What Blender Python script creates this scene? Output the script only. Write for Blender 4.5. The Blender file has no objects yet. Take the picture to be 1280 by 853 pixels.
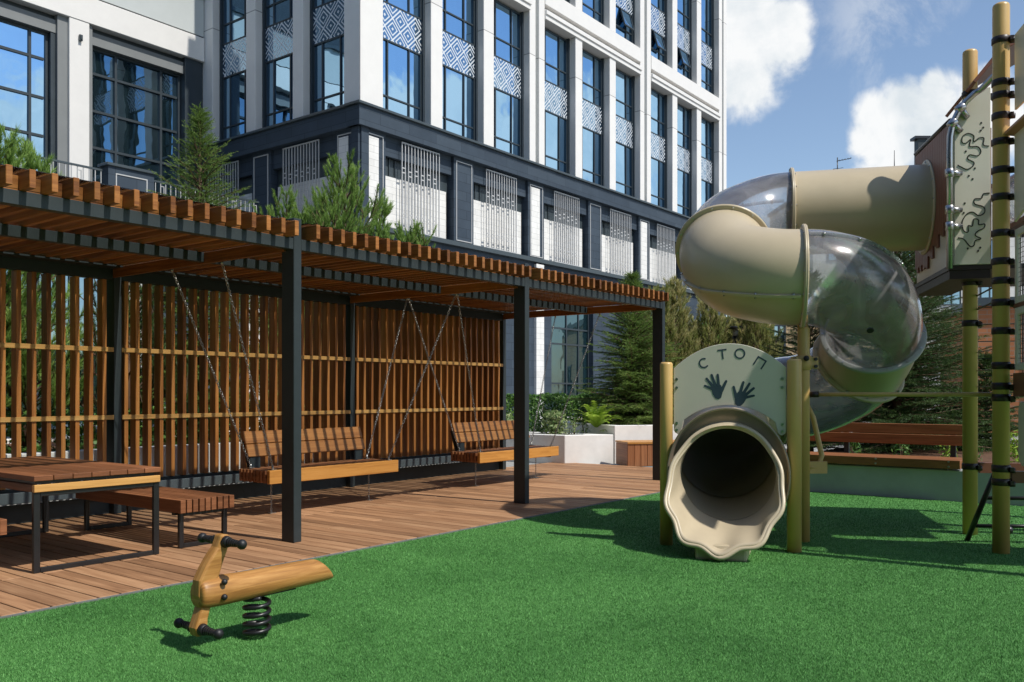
# Courtyard playground, built object by object
import bpy, math, random
import numpy as np
from mathutils import Vector, Matrix, Quaternion
random.seed(7); rng = np.random.default_rng(7)
sc = bpy.context.scene
COL = sc.collection
R = math.radians
# --- plan axes: X runs along the pergola, Y from its front posts to its screen, Z up; the viewer stands at the origin
TH = math.atan(1.311); CT, ST = math.cos(TH), math.sin(TH)
def W(lat, t):                       # metres to the right of / ahead of the viewer -> plan x, y
    return (CT*lat + ST*t, -ST*lat + CT*t)

# ------------------------------------------------------------------ mesh builder
class MB:
    def __init__(self):
        self.v=[]; self.f=[]; self.uv=[]; self.rn=[]; self.sm=[]
    def add(self, verts, faces, uvs=None, rnd=None, smooth=False, M=None):
        b=len(self.v); r=random.random() if rnd is None else rnd
        if M is not None: verts=[M@Vector(p) for p in verts]
        self.v += [tuple(p) for p in verts]; self.rn += [r]*len(verts)
        for i,f in enumerate(faces):
            self.f.append(tuple(b+k for k in f)); self.sm.append(smooth)
            if uvs: self.uv += uvs[i]
            else: self.uv += [(verts[k][0]+verts[k][1], verts[k][2]) for k in f]
        return self
    def box(self,x0,x1,y0,y1,z0,z1,M=None,rnd=None,grain=None):
        x0,x1=min(x0,x1),max(x0,x1); y0,y1=min(y0,y1),max(y0,y1); z0,z1=min(z0,z1),max(z0,z1)
        vs=[(x0,y0,z0),(x1,y0,z0),(x1,y1,z0),(x0,y1,z0),(x0,y0,z1),(x1,y0,z1),(x1,y1,z1),(x0,y1,z1)]
        fs=[(0,3,2,1),(4,5,6,7),(0,1,5,4),(1,2,6,5),(2,3,7,6),(3,0,4,7)]
        ax=[(0,1),(0,1),(0,2),(1,2),(0,2),(1,2)]
        d=(x1-x0,y1-y0,z1-z0); g=d.index(max(d)) if grain is None else grain
        ou,ov=random.random()*9,random.random()*9
        uvs=[]
        for f,a in zip(fs,ax):
            if g in a: u=g; w=a[0] if a[1]==g else a[1]; k=1
            else: u,w=a; k=1
            uvs.append([(vs[q][u]*k+ou, vs[q][w]+ov) for q in f])
        return self.add(vs,fs,uvs,rnd,False,M)
    def bar(self,p0,p1,w,h,up=(0,0,1),rnd=None):      # rectangular bar between two points
        p0=Vector(p0);p1=Vector(p1);d=p1-p0;L=d.length;d.normalize()
        s=d.cross(Vector(up))
        if s.length<1e-4: s=d.cross(Vector((1,0,0)))
        s.normalize();n=s.cross(d)
        M=Matrix((( d.x,s.x,n.x,p0.x),(d.y,s.y,n.y,p0.y),(d.z,s.z,n.z,p0.z),(0,0,0,1)))
        return self.box(0,L,-w/2,w/2,-h/2,h/2,M,rnd,0)
    def tube(self,pts,r,n=10,caps=True,closed=False,rnd=None,smooth=True,flat=False):
        pts=[Vector(p) for p in pts]; m=len(pts)
        rs=r if isinstance(r,(list,tuple)) else [r]*m
        tans=[]
        for i in range(m):
            if closed: t=pts[(i+1)%m]-pts[i-1]
            else: t=pts[min(i+1,m-1)]-pts[max(i-1,0)]
            tans.append(t.normalized())
        t=tans[0]; a=Vector((0,0,1)) if abs(t.z)<.9 else Vector((1,0,0))
        nrm=(a-t*a.dot(t)).normalized()
        vs=[];acc=0;us=[]
        for i in range(m):
            t=tans[i]; nrm=(nrm-t*nrm.dot(t)).normalized(); bn=t.cross(nrm)
            if i: acc+=(pts[i]-pts[i-1]).length
            us.append(acc)
            for k in range(n):
                an=2*math.pi*k/n
                vs.append(pts[i]+(nrm*math.cos(an)+bn*math.sin(an))*rs[i])
        fs=[];uvs=[]
        ou=random.random()*7
        for i in range(m if closed else m-1):
            j=(i+1)%m
            for k in range(n):
                l=(k+1)%n
                fs.append((i*n+k,i*n+l,j*n+l,j*n+k))
                c=2*math.pi*rs[i]/n
                u1=us[j] if j else acc+.05
                uvs.append([(us[i]+ou,k*c),(us[i]+ou,(k+1)*c),(u1+ou,(k+1)*c),(u1+ou,k*c)])
        b=len(self.f)
        self.add(vs,fs,uvs,rnd,smooth)
        if caps and not closed:
            q=[tuple(reversed(range(n))),tuple(range((m-1)*n,m*n))]
            base=len(self.v)-len(vs)
            for f in q:
                self.f.append(tuple(base+k for k in f)); self.sm.append(False)
                self.uv+=[(vs[k][0]*.3,vs[k][2]) for k in f]
        return self
    def cyl(self,p0,p1,r,r2=None,n=14,caps=True,rnd=None):
        return self.tube([p0,p1],[r,r if r2 is None else r2],n,caps,rnd=rnd)
    def prism(self,poly,M,th,rnd=None):              # 2-D outline (ccw) in the xz plane of M, thickness along y
        n=len(poly)
        vs=[(x,0,z) for x,z in poly]+[(x,th,z) for x,z in poly]
        fs=[tuple(range(n)),tuple(reversed(range(n,2*n)))]+[(i,n+i,n+(i+1)%n,(i+1)%n) for i in range(n)]
        uvs=[[(vs[k][0],vs[k][2]) for k in f] for f in fs[:2]]+[[(vs[k][0]+vs[k][2],vs[k][1]) for k in f] for f in fs[2:]]
        return self.add(vs,fs,uvs,rnd,False,M)
    def sphere(self,c,r,n=12,m=8,sz=1.0):
        vs=[];fs=[]
        for i in range(m+1):
            a=math.pi*i/m
            for k in range(n):
                b=2*math.pi*k/n
                vs.append((c[0]+r*math.sin(a)*math.cos(b),c[1]+r*math.sin(a)*math.sin(b),c[2]+r*math.cos(a)*sz))
        for i in range(m):
            for k in range(n):
                l=(k+1)%n
                fs.append((i*n+k,(i+1)*n+k,(i+1)*n+l,i*n+l))
        return self.add(vs,fs,None,None,True)
    def build(self,name,mat,parent=None,bevel=0,M=None,seg=1):
        me=bpy.data.meshes.new(name)
        me.from_pydata(self.v,[],self.f)
        uvl=me.uv_layers.new(name='UVMap')
        uvl.data.foreach_set('uv',[c for p in self.uv for c in p])
        at=me.attributes.new('rnd','FLOAT','POINT'); at.data.foreach_set('value',self.rn)
        me.polygons.foreach_set('use_smooth',self.sm)
        me.update()
        if mat: me.materials.append(mat)
        o=bpy.data.objects.new(name,me); COL.objects.link(o)
        if parent: o.parent=parent
        if M is not None: o.matrix_local=M
        if bevel:
            b=o.modifiers.new('Bevel','BEVEL'); b.width=bevel; b.segments=seg; b.limit_method='ANGLE'; b.angle_limit=R(40)
        return o
def numesh(name,V,F,mat,parent=None,rnd=None):        # fast triangle mesh from numpy arrays
    me=bpy.data.meshes.new(name)
    me.vertices.add(len(V)); me.vertices.foreach_set('co',np.asarray(V,np.float32).ravel())
    k=F.shape[1]
    me.loops.add(F.size); me.loops.foreach_set('vertex_index',F.astype(np.int32).ravel())
    me.polygons.add(len(F)); me.polygons.foreach_set('loop_start',np.arange(0,F.size,k,dtype=np.int32))
    me.polygons.foreach_set('loop_total',np.full(len(F),k,np.int32))
    if rnd is not None:
        at=me.attributes.new('rnd','FLOAT','POINT'); at.data.foreach_set('value',np.asarray(rnd,np.float32))
    me.update(calc_edges=True)
    me.materials.append(mat)
    o=bpy.data.objects.new(name,me); COL.objects.link(o)
    if parent: o.parent=parent
    return o
def tag(o,label,cat,group=None,kind=None):
    if label: o['label']=label
    if cat: o['category']=cat
    if group: o['group']=group
    if kind: o['kind']=kind
    return o
def thing(name,label,cat,loc=(0,0,0),rz=0,group=None):
    o=bpy.data.objects.new(name,None); COL.objects.link(o); o.location=loc; o.rotation_euler=(0,0,rz); o.empty_display_size=.1
    return tag(o,label,cat,group)
def copy_tree(o,parent=None):
    c=o.copy(); COL.objects.link(c)
    if parent is not None: c.parent=parent
    for ch in [x for x in bpy.data.objects if x.parent==o]: copy_tree(ch,c)
    return c

# ------------------------------------------------------------------ materials
def mat(name):
    m=bpy.data.materials.new(name); m.use_nodes=True
    nt=m.node_tree; nt.nodes.clear()
    out=nt.nodes.new('ShaderNodeOutputMaterial')
    return m,nt,out
def N(nt,t,**kw):
    n=nt.nodes.new(t)
    for k,v in kw.items():
        if k in ('ins',): continue
        setattr(n,k,v)
    for k,v in kw.get('ins',{}).items():
        if isinstance(v,bpy.types.NodeSocket): nt.links.new(v,n.inputs[k])
        else: n.inputs[k].default_value=v
    return n
def math_(nt,op,a,b=None,c=None,clamp=False):
    n=nt.nodes.new('ShaderNodeMath'); n.operation=op; n.use_clamp=clamp
    for i,v in enumerate((a,b,c)):
        if v is None: continue
        if isinstance(v,bpy.types.NodeSocket): nt.links.new(v,n.inputs[i])
        else: n.inputs[i].default_value=v
    return n.outputs[0]
def ramp(nt,fac,stops):
    n=nt.nodes.new('ShaderNodeValToRGB'); nt.links.new(fac,n.inputs[0])
    e=n.color_ramp.elements
    while len(e)<len(stops): e.new(.5)
    for q,(p,c) in zip(e,stops): q.position=p; q.color=(*c,1)
    return n.outputs[0]
def mixc(nt,f,a,b,mode='MIX'):
    n=nt.nodes.new('ShaderNodeMix'); n.data_type='RGBA'; n.blend_type=mode
    for i,v in ((0,f),(6,a),(7,b)):
        if isinstance(v,bpy.types.NodeSocket): nt.links.new(v,n.inputs[i])
        else: n.inputs[i].default_value=v if i==0 else (*v,1)
    return n.outputs[2]
def bump(nt,h,strength,dist=.01):
    n=nt.nodes.new('ShaderNodeBump'); n.inputs['Strength'].default_value=strength; n.inputs['Distance'].default_value=dist
    nt.links.new(h,n.inputs['Height']); return n.outputs[0]
def wood(name,dark,mid,light,rough=.5,var=.5,sat=0.0,bmp=.25,gs=(1.6,42)):
    m,nt,out=mat(name)
    uv=N(nt,'ShaderNodeUVMap'); at=N(nt,'ShaderNodeAttribute',attribute_name='rnd')
    sp=N(nt,'ShaderNodeSeparateXYZ',ins={0:uv.outputs[0]})
    r=at.outputs['Fac']
    x=math_(nt,'MULTIPLY',sp.outputs[0],gs[0]); y=math_(nt,'MULTIPLY',sp.outputs[1],gs[1]); z=math_(nt,'MULTIPLY',r,57.)
    cv=N(nt,'ShaderNodeCombineXYZ',ins={0:x,1:y,2:z})
    n1=N(nt,'ShaderNodeTexNoise',ins={'Vector':cv.outputs[0],'Scale':1.0,'Detail':5.0,'Roughness':.62,'Distortion':.6})
    cv2=N(nt,'ShaderNodeCombineXYZ',ins={0:math_(nt,'MULTIPLY',sp.outputs[0],.7),1:math_(nt,'MULTIPLY',sp.outputs[1],7.),2:z})
    n2=N(nt,'ShaderNodeTexNoise',ins={'Vector':cv2.outputs[0],'Scale':1.3,'Detail':3.0,'Roughness':.5,'Distortion':1.2})
    f=math_(nt,'ADD',math_(nt,'MULTIPLY',n1.outputs[0],.6),math_(nt,'MULTIPLY',n2.outputs[0],.4))
    f=math_(nt,'ADD',f,math_(nt,'MULTIPLY',math_(nt,'SUBTRACT',r,.5),.22*var*2))
    c=ramp(nt,f,[(.3,dark),(.5,mid),(.72,light)])
    w=math_(nt,'FRACT',math_(nt,'MULTIPLY',r,13.7))
    k=math_(nt,'ADD',math_(nt,'MULTIPLY',w,var*.8),1-var*.4)
    kc=N(nt,'ShaderNodeCombineColor',ins={0:k,1:k,2:k})
    c=mixc(nt,1.0,c,kc.outputs[0],'MULTIPLY')
    b=N(nt,'ShaderNodeBsdfPrincipled',ins={'Base Color':c,'Roughness':rough,'Specular IOR Level':.35,'Normal':bump(nt,n1.outputs[0],bmp,.004)})
    nt.links.new(b.outputs[0],out.inputs[0]); return m
def plain(name,col,rough=.5,metal=0,spec=.5,noise=.06,scale=6,bmp=0,bscale=300,coat=0):
    m,nt,out=mat(name)
    tc=N(nt,'ShaderNodeTexCoord')
    n=N(nt,'ShaderNodeTexNoise',ins={'Vector':tc.outputs['Object'],'Scale':scale,'Detail':6.0,'Roughness':.65})
    a=tuple(c*(1-noise) for c in col); b_=tuple(min(1,c*(1+noise)) for c in col)
    c=ramp(nt,n.outputs[0],[(.3,a),(.7,b_)])
    rr=math_(nt,'ADD',math_(nt,'MULTIPLY',n.outputs[0],.12),rough-.06)
    b=N(nt,'ShaderNodeBsdfPrincipled',ins={'Base Color':c,'Roughness':rr,'Metallic':metal,'Specular IOR Level':spec,'Coat Weight':coat,'Coat Roughness':.1})
    if bmp:
        n2=N(nt,'ShaderNodeTexNoise',ins={'Vector':tc.outputs['Object'],'Scale':bscale,'Detail':3.0})
        nt.links.new(bump(nt,n2.outputs[0],bmp,.003),b.inputs['Normal'])
    nt.links.new(b.outputs[0],out.inputs[0]); return m
def stone(name,c1,c2,joint,sx,sy,jw=.012,rough=.6,bmp=.2,var=.14):    # jointed cladding / brick
    m,nt,out=mat(name)
    tc=N(nt,'ShaderNodeTexCoord'); sp=N(nt,'ShaderNodeSeparateXYZ',ins={0:tc.outputs['Object']})
    h=math_(nt,'ADD',sp.outputs[0],sp.outputs[1])
    cv=N(nt,'ShaderNodeCombineXYZ',ins={0:h,1:sp.outputs[2],2:0.0})
    br=N(nt,'ShaderNodeTexBrick',ins={'Vector':cv.outputs[0],'Color1':(*c1,1),'Color2':(*c2,1),'Mortar':(*joint,1),'Scale':1.0,'Mortar Size':jw,'Mortar Smooth':.1,'Bias':0.0,'Brick Width':sx,'Row Height':sy})
    n=N(nt,'ShaderNodeTexNoise',ins={'Vector':tc.outputs['Object'],'Scale':1.7,'Detail':8.0,'Roughness':.7})
    k=ramp(nt,n.outputs[0],[(.3,(1-var,)*3),(.7,(1+var*.6,)*3)])
    c=mixc(nt,1.0,br.outputs[0],k,'MULTIPLY')
    b=N(nt,'ShaderNodeBsdfPrincipled',ins={'Base Color':c,'Roughness':rough,'Specular IOR Level':.18,'Normal':bump(nt,br.outputs['Fac'],-bmp,.01)})
    nt.links.new(b.outputs[0],out.inputs[0]); return m
def leaf(name,cols,rough=.55,trans=.25):
    m,nt,out=mat(name)
    at=N(nt,'ShaderNodeAttribute',attribute_name='rnd')
    st=[(i/(len(cols)-1),c) for i,c in enumerate(cols)]
    c=ramp(nt,at.outputs['Fac'],st)
    b=N(nt,'ShaderNodeBsdfPrincipled',ins={'Base Color':c,'Roughness':rough,'Specular IOR Level':.3})
    t=N(nt,'ShaderNodeBsdfTranslucent',ins={'Color':c})
    x=N(nt,'ShaderNodeMixShader',ins={0:trans,1:b.outputs[0],2:t.outputs[0]})
    nt.links.new(x.outputs[0],out.inputs[0]); return m
def glass_facade(name,tint,dark,mirror=.75,wav=.012):
    m,nt,out=mat(name)
    tc=N(nt,'ShaderNodeTexCoord')
    n=N(nt,'ShaderNodeTexNoise',ins={'Vector':tc.outputs['Object'],'Scale':.9,'Detail':2.0})
    nb=bump(nt,n.outputs[0],wav,1.0)
    g=N(nt,'ShaderNodeBsdfGlossy',ins={'Color':(*tint,1),'Roughness':.02,'Normal':nb})
    st=N(nt,'ShaderNodeTexNoise',ins={'Vector':N(nt,'ShaderNodeMapping',ins={'Vector':tc.outputs['Object'],'Scale':(7,7,.25)}).outputs[0],'Scale':1.0,'Detail':2.0})
    dc=ramp(nt,st.outputs[0],[(.35,dark),(.75,tuple(x*2.6+.006 for x in dark))])
    d=N(nt,'ShaderNodeBsdfDiffuse',ins={'Color':dc})
    x=N(nt,'ShaderNodeMixShader',ins={0:mirror,1:d.outputs[0],2:g.outputs[0]})
    nt.links.new(x.outputs[0],out.inputs[0]); return m
def spandrel(name,white,tint,dark):                  # white nested diamond print on blue glass
    m,nt,out=mat(name)
    tc=N(nt,'ShaderNodeTexCoord'); sp=N(nt,'ShaderNodeSeparateXYZ',ins={0:tc.outputs['Object']})
    def cell(s,w): return math_(nt,'ABSOLUTE',math_(nt,'SUBTRACT',math_(nt,'FRACT',math_(nt,'DIVIDE',s,w)),.5))
    d=math_(nt,'ADD',cell(sp.outputs[0],.66),cell(sp.outputs[2],.66))
    e=math_(nt,'SUBTRACT',.5,math_(nt,'ABSOLUTE',math_(nt,'SUBTRACT',d,.5)))
    w1=math_(nt,'LESS_THAN',e,.075)
    w2=math_(nt,'LESS_THAN',math_(nt,'ABSOLUTE',math_(nt,'SUBTRACT',e,.29)),.038)
    w3=math_(nt,'GREATER_THAN',e,.452)
    k=math_(nt,'MAXIMUM',math_(nt,'MAXIMUM',w1,w2),w3)
    g=N(nt,'ShaderNodeBsdfGlossy',ins={'Color':(*tint,1),'Roughness':.03})
    dd=N(nt,'ShaderNodeBsdfDiffuse',ins={'Color':(*dark,1)})
    gl=N(nt,'ShaderNodeMixShader',ins={0:.6,1:dd.outputs[0],2:g.outputs[0]})
    wh=N(nt,'ShaderNodeBsdfPrincipled',ins={'Base Color':(*white,1),'Roughness':.4})
    x=N(nt,'ShaderNodeMixShader',ins={0:k,1:gl.outputs[0],2:wh.outputs[0]})
    nt.links.new(x.outputs[0],out.inputs[0]); return m
def clear_plastic(name):
    m,nt,out=mat(name)
    tc=N(nt,'ShaderNodeTexCoord')
    n=N(nt,'ShaderNodeTexNoise',ins={'Vector':tc.outputs['Object'],'Scale':3.0,'Detail':4.0,'Distortion':1.5})
    t=N(nt,'ShaderNodeBsdfTransparent',ins={'Color':(.88,.90,.90,1)})
    d=N(nt,'ShaderNodeBsdfDiffuse',ins={'Color':(.82,.80,.81,1)})
    tl=N(nt,'ShaderNodeBsdfTranslucent',ins={'Color':(.80,.75,.77,1)})
    dm=N(nt,'ShaderNodeMixShader',ins={0:.5,1:d.outputs[0],2:tl.outputs[0]})
    f1=math_(nt,'MULTIPLY',n.outputs[0],.58)
    x1=N(nt,'ShaderNodeMixShader',ins={0:f1,1:t.outputs[0],2:dm.outputs[0]})
    hue=N(nt,'ShaderNodeTexNoise',ins={'Vector':tc.outputs['Object'],'Scale':4.2,'Detail':2.0,'Distortion':2.5})
    ic=ramp(nt,hue.outputs[0],[(.25,(.84,.90,1)),(.42,(1,.90,.93)),(.55,(.90,.98,.97)),(.7,(.95,.93,1))])
    g=N(nt,'ShaderNodeBsdfGlossy',ins={'Color':ic,'Roughness':.16,'Normal':bump(nt,n.outputs[0],.10,.03)})
    fr=N(nt,'ShaderNodeFresnel',ins={'IOR':1.5})
    x2=N(nt,'ShaderNodeMixShader',ins={0:math_(nt,'MINIMUM',math_(nt,'ADD',math_(nt,'MULTIPLY',fr.outputs[0],1.5),-.005),1.0),1:x1.outputs[0],2:g.outputs[0]})
    nt.links.new(x2.outputs[0],out.inputs[0]); return m
def sheet_clear(name):
    m,nt,out=mat(name)
    t=N(nt,'ShaderNodeBsdfTransparent',ins={'Color':(.86,.88,.88,1)})
    g=N(nt,'ShaderNodeBsdfGlossy',ins={'Color':(1,1,1,1),'Roughness':.06})
    fr=N(nt,'ShaderNodeFresnel',ins={'IOR':1.45})
    x2=N(nt,'ShaderNodeMixShader',ins={0:fr.outputs[0],1:t.outputs[0],2:g.outputs[0]})
    nt.links.new(x2.outputs[0],out.inputs[0]); return m

Mt={}
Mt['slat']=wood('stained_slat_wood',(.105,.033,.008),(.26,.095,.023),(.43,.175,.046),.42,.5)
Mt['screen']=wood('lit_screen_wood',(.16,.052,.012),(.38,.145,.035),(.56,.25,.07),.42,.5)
Mt['swing']=wood('honey_bench_wood',(.34,.14,.03),(.52,.24,.055),(.62,.31,.085),.38,.25)
Mt['back']=wood('orange_brown_backrest_wood',(.20,.075,.02),(.36,.145,.04),(.47,.215,.065),.42,.3)
Mt['steel_light']=plain('grey_steel_beam',(.085,.105,.115),.5,0,.4,.08,14)
Mt['table']=wood('red_brown_table_wood',(.10,.038,.016),(.215,.083,.034),(.34,.14,.062),.5,.4)
Mt['trim']=wood('pale_apron_wood',(.38,.19,.055),(.55,.30,.09),(.66,.38,.13),.42,.2)
Mt['deck']=wood('weathered_deck_wood',(.17,.084,.040),(.33,.175,.088),(.48,.280,.150),.62,.42,bmp=.4,gs=(2.2,60))
Mt['rider']=wood('varnished_pine',(.17,.070,.018),(.40,.19,.05),(.60,.335,.11),.42,.12,bmp=.35,gs=(3.2,48))
Mt['bench_wood']=wood('brown_bench_wood',(.14,.05,.02),(.27,.105,.04),(.38,.16,.065),.5,.3)
Mt['steel']=plain('anthracite_steel',(.028,.037,.040),.5,0,.35,.08,14,.05)
Mt['black']=plain('black_steel',(.012,.012,.013),.35,0,.5,.1,20)
Mt['rubber']=plain('black_rubber',(.010,.010,.011),.5,0,.5,.1,20)
Mt['chain']=plain('galvanised_chain',(.42,.41,.39),.35,1,.5,.1,20)
Mt['chrome']=plain('brushed_steel_pipe',(.45,.45,.45),.28,1,.5,.1,8)
Mt['concrete']=plain('white_concrete',(.80,.79,.76),.75,0,.3,.10,2.2,.25,60)
Mt['kerb']=plain('grey_kerb',(.16,.165,.16),.75,0,.3,.15,3,.25,60)
Mt['grey_wall']=plain('grey_retaining_wall',(.34,.36,.36),.7,0,.3,.12,2,.2,60)
Mt['facade']=stone('white_facade_panel',(.745,.73,.70),(.70,.685,.66),(.33,.32,.31),60,6.7,.016,.55,.3,.045)
Mt['facade_grey']=plain('pale_grey_facade_panel',(.50,.53,.52),.5,0,.35,.05,.8)
Mt['reveal']=plain('grey_lintel_panel',(.20,.21,.21),.55,0,.35,.06,2)
Mt['dark_frame']=plain('dark_window_surround',(.035,.047,.056),.45,0,.4,.1,3)
Mt['podium']=stone('dark_granite_cladding',(.043,.060,.082),(.056,.076,.100),(.022,.030,.04),1.2,.3,.006,.7,.1)
Mt['white_stone']=stone('white_brick_cladding',(.72,.71,.68),(.78,.77,.74),(.5,.5,.48),.6,.2,.006,.7,.15)
Mt['coping']=plain('dark_metal_coping',(.045,.06,.068),.4,0,.5,.06,4)
Mt['pane']=glass_facade('blue_window_glass',(.43,.69,.93),(.010,.032,.060),.86)
Mt['pane_dark']=glass_facade('dark_window_glass',(.45,.60,.70),(.008,.018,.022),.60)
Mt['pane_store']=glass_facade('teal_storefront_glass',(.30,.42,.48),(.006,.018,.022),.42)
Mt['spandrel']=spandrel('diamond_print_glass',(.62,.66,.70),(.42,.62,.82),(.02,.05,.09))
Mt['grille']=plain('pale_metal_grille',(.46,.46,.455),.4,0,.5,.05,5)
Mt['beige']=plain('beige_slide_plastic',(.50,.42,.285),.34,0,.5,.05,2.5,.03,30)
Mt['mouth']=plain('pale_beige_slide_plastic',(.50,.42,.29),.36,0,.5,.06,3,.03,30)
Mt['lining']=plain('shade_tinted_slide_lining',(.32,.285,.225),.35,0,.5,.1,4)  # slide beige darkened to stand in for shade inside the tube
Mt['collar']=plain('pearl_brown_plastic',(.33,.27,.21),.20,.35,.5,.05,5)
Mt['post']=plain('mustard_post_paint',(.60,.385,.135),.38,0,.5,.06,3,.03,40)
Mt['cream']=plain('cream_play_panel',(.70,.66,.55),.4,0,.5,.04,3)
Mt['sage']=plain('sage_play_panel',(.58,.545,.455),.4,0,.5,.04,3)
Mt['brown']=plain('red_brown_play_panel',(.20,.075,.045),.45,0,.5,.08,5)
Mt['brown_deck']=plain('tan_play_deck',(.42,.21,.11),.5,0,.4,.08,5)
Mt['clamp']=plain('dark_brown_clamp',(.022,.012,.010),.4,0,.5,.1,20)
Mt['mark']=plain('dark_blue_engraving',(.032,.055,.075),.5,0,.4,.05,10)
Mt['groove']=plain('dark_engraved_line',(.035,.035,.03),.6,0,.3,.05,10)
Mt['clear']=clear_plastic('clear_slide_plastic')
Mt['sheet']=sheet_clear('clear_roof_sheet')
Mt['bark']=wood('conifer_bark',(.05,.03,.018),(.10,.062,.038),(.17,.11,.07),.9,.4,bmp=.8,gs=(6,30))
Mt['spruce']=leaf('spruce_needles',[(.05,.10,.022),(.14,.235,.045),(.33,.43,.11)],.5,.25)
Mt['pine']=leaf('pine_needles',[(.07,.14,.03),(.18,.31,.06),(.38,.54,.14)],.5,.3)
Mt['olive_pine']=leaf('olive_pine_needles',[(.11,.16,.035),(.29,.33,.09),(.60,.50,.25)],.5,.3)
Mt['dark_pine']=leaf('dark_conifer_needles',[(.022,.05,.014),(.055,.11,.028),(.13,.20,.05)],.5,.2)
Mt['hedge']=leaf('hedge_leaves',[(.03,.08,.015),(.07,.17,.03),(.17,.31,.07)],.45,.25)
Mt['fern']=leaf('fern_leaves',[(.14,.26,.02),(.30,.46,.05),(.45,.60,.09)],.45,.35)
Mt['varieg']=leaf('variegated_leaves',[(.08,.15,.04),(.22,.31,.11),(.42,.46,.24)],.5,.3)
Mt['soil']=plain('bark_mulch',(.11,.06,.035),.95,0,.2,.5,22,.8,60)
Mt['orange_brick']=stone('orange_brick',(.42,.17,.075),(.36,.14,.06),(.30,.20,.14),.5,.14,.012,.8,.2)
Mt['sand_brick']=stone('sand_brick',(.52,.39,.23),(.46,.34,.19),(.30,.24,.17),.55,.22,.016,.8,.2)
Mt['pale_block']=stone('pale_block_wall',(.62,.61,.57),(.58,.57,.54),(.45,.44,.42),2.5,2.8,.03,.8,.1)
Mt['pave']=plain('blue_grey_rubber_paving',(.28,.34,.38),.85,0,.2,.15,30,.3,80)
Mt['paving']=stone('grey_paving',(.30,.30,.29),(.34,.34,.33),(.2,.2,.2),.6,.6,.01,.8,.1)
# ================================================================== GROUND
def turf_mat(name,blade):
    m,nt,out=mat(name)
    geo=N(nt,'ShaderNodeNewGeometry'); at=N(nt,'ShaderNodeAttribute',attribute_name='rnd')
    n1=N(nt,'ShaderNodeTexNoise',ins={'Vector':geo.outputs['Position'],'Scale':.75,'Detail':6.0,'Roughness':.62,'Distortion':.8})
    n2=N(nt,'ShaderNodeTexNoise',ins={'Vector':geo.outputs['Position'],'Scale':150.0,'Detail':3.0,'Roughness':.7})
    n3=N(nt,'ShaderNodeTexNoise',ins={'Vector':geo.outputs['Position'],'Scale':9.0,'Detail':5.0,'Roughness':.7})
    if blade: f=at.outputs['Fac']
    else: f=n2.outputs[0]
    c=ramp(nt,f,[(.12,(.032,.108,.024)),(.5,(.080,.250,.056)),(.88,(.200,.465,.138))])
    k=ramp(nt,math_(nt,'ADD',math_(nt,'MULTIPLY',n1.outputs[0],.6),math_(nt,'MULTIPLY',n3.outputs[0],.4)),[(.36,(.70,.77,.72)),(.5,(.98,.98,.98)),(.66,(1.26,1.18,1.24))])
    c=mixc(nt,1.0,c,k,'MULTIPLY')
    b=N(nt,'ShaderNodeBsdfPrincipled',ins={'Base Color':c,'Roughness':.62,'Specular IOR Level':.25})
    if not blade: nt.links.new(bump(nt,n2.outputs[0],.9,.012),b.inputs['Normal'])
    nt.links.new(b.outputs[0],out.inputs[0]); return m
Mt['turf']=turf_mat('artificial_turf',False); Mt['blade']=turf_mat('turf_blades',True)
EDGE=5.20; WALLU=11.12
g=MB().box(-300,300,-300,300,-.30,-.02); tag(g.build('ground',Mt['paving']),None,None,None,'structure')
g=MB().box(-14,WALLU,-12,EDGE,-.015,0); tag(g.build('turf_base',Mt['turf']),None,None,None,'structure')
# turf pile: short blades, thinning with distance
nb=1500000
t_=2.55+(1.0/np.sqrt(rng.uniform(1/12.5**2,1.0,nb))-1.0)*1.0
t_=np.exp(rng.uniform(np.log(2.6),np.log(11.5),nb)); la=rng.uniform(-.68,.74,nb)*t_
bx=CT*la+ST*t_; by=-ST*la+CT*t_
k=(by<EDGE-.012)&(bx<WALLU-.02); bx=bx[k];by=by[k];t_=t_[k]; nb=len(bx)
wd=.0005+.00019*t_; hh=rng.uniform(.005,.013,nb); an=rng.uniform(0,2*np.pi,nb); ln=rng.uniform(0,.014,nb); la2=rng.uniform(0,2*np.pi,nb)
V=np.zeros((nb,3,3)); 
V[:,0]=np.stack([bx-np.cos(an)*wd,by-np.sin(an)*wd,np.full(nb,-.001)],1)
V[:,1]=np.stack([bx+np.cos(an)*wd,by+np.sin(an)*wd,np.full(nb,-.001)],1)
V[:,2]=np.stack([bx+np.cos(la2)*ln,by+np.sin(la2)*ln,hh],1)
o=numesh('turf_pile',V.reshape(-1,3),np.arange(nb*3).reshape(-1,3),Mt['blade'],None,np.repeat(rng.beta(2.2,2.2,nb),3))
tag(o,'short bright green artificial grass covering the play area','turf',None,'stuff')
# deck: boards across the pergola, a real gap between them
b=MB(); x=-3.0
while x<13.0:
    w=.1395
    for (y0,y1) in ((EDGE+.012,7.05),(7.056,8.93)) if int(round(x/w))%2 else ((EDGE+.012,6.2),(6.206,8.93)):
        b.box(x,x+w-.0115,y0,y1,-.012,.012+random.uniform(-.0012,.0012))
    x+=w
tag(b.build('deck',Mt['deck'],None,.003),None,None,None,'structure')
tag(MB().box(-3,13,EDGE+.03,8.9,-.018,-.0125).build('deck_underlay',Mt['rubber']),None,None,None,'structure')
tag(MB().box(-3,WALLU,EDGE-.012,EDGE+.008,-.012,.010).build('deck_edging',Mt['kerb']),None,None,None,'structure')
tag(MB().box(11.2,17,4.6,8.0,-.018,-.008).build('path',Mt['pave']),None,None,None,'structure')

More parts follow.
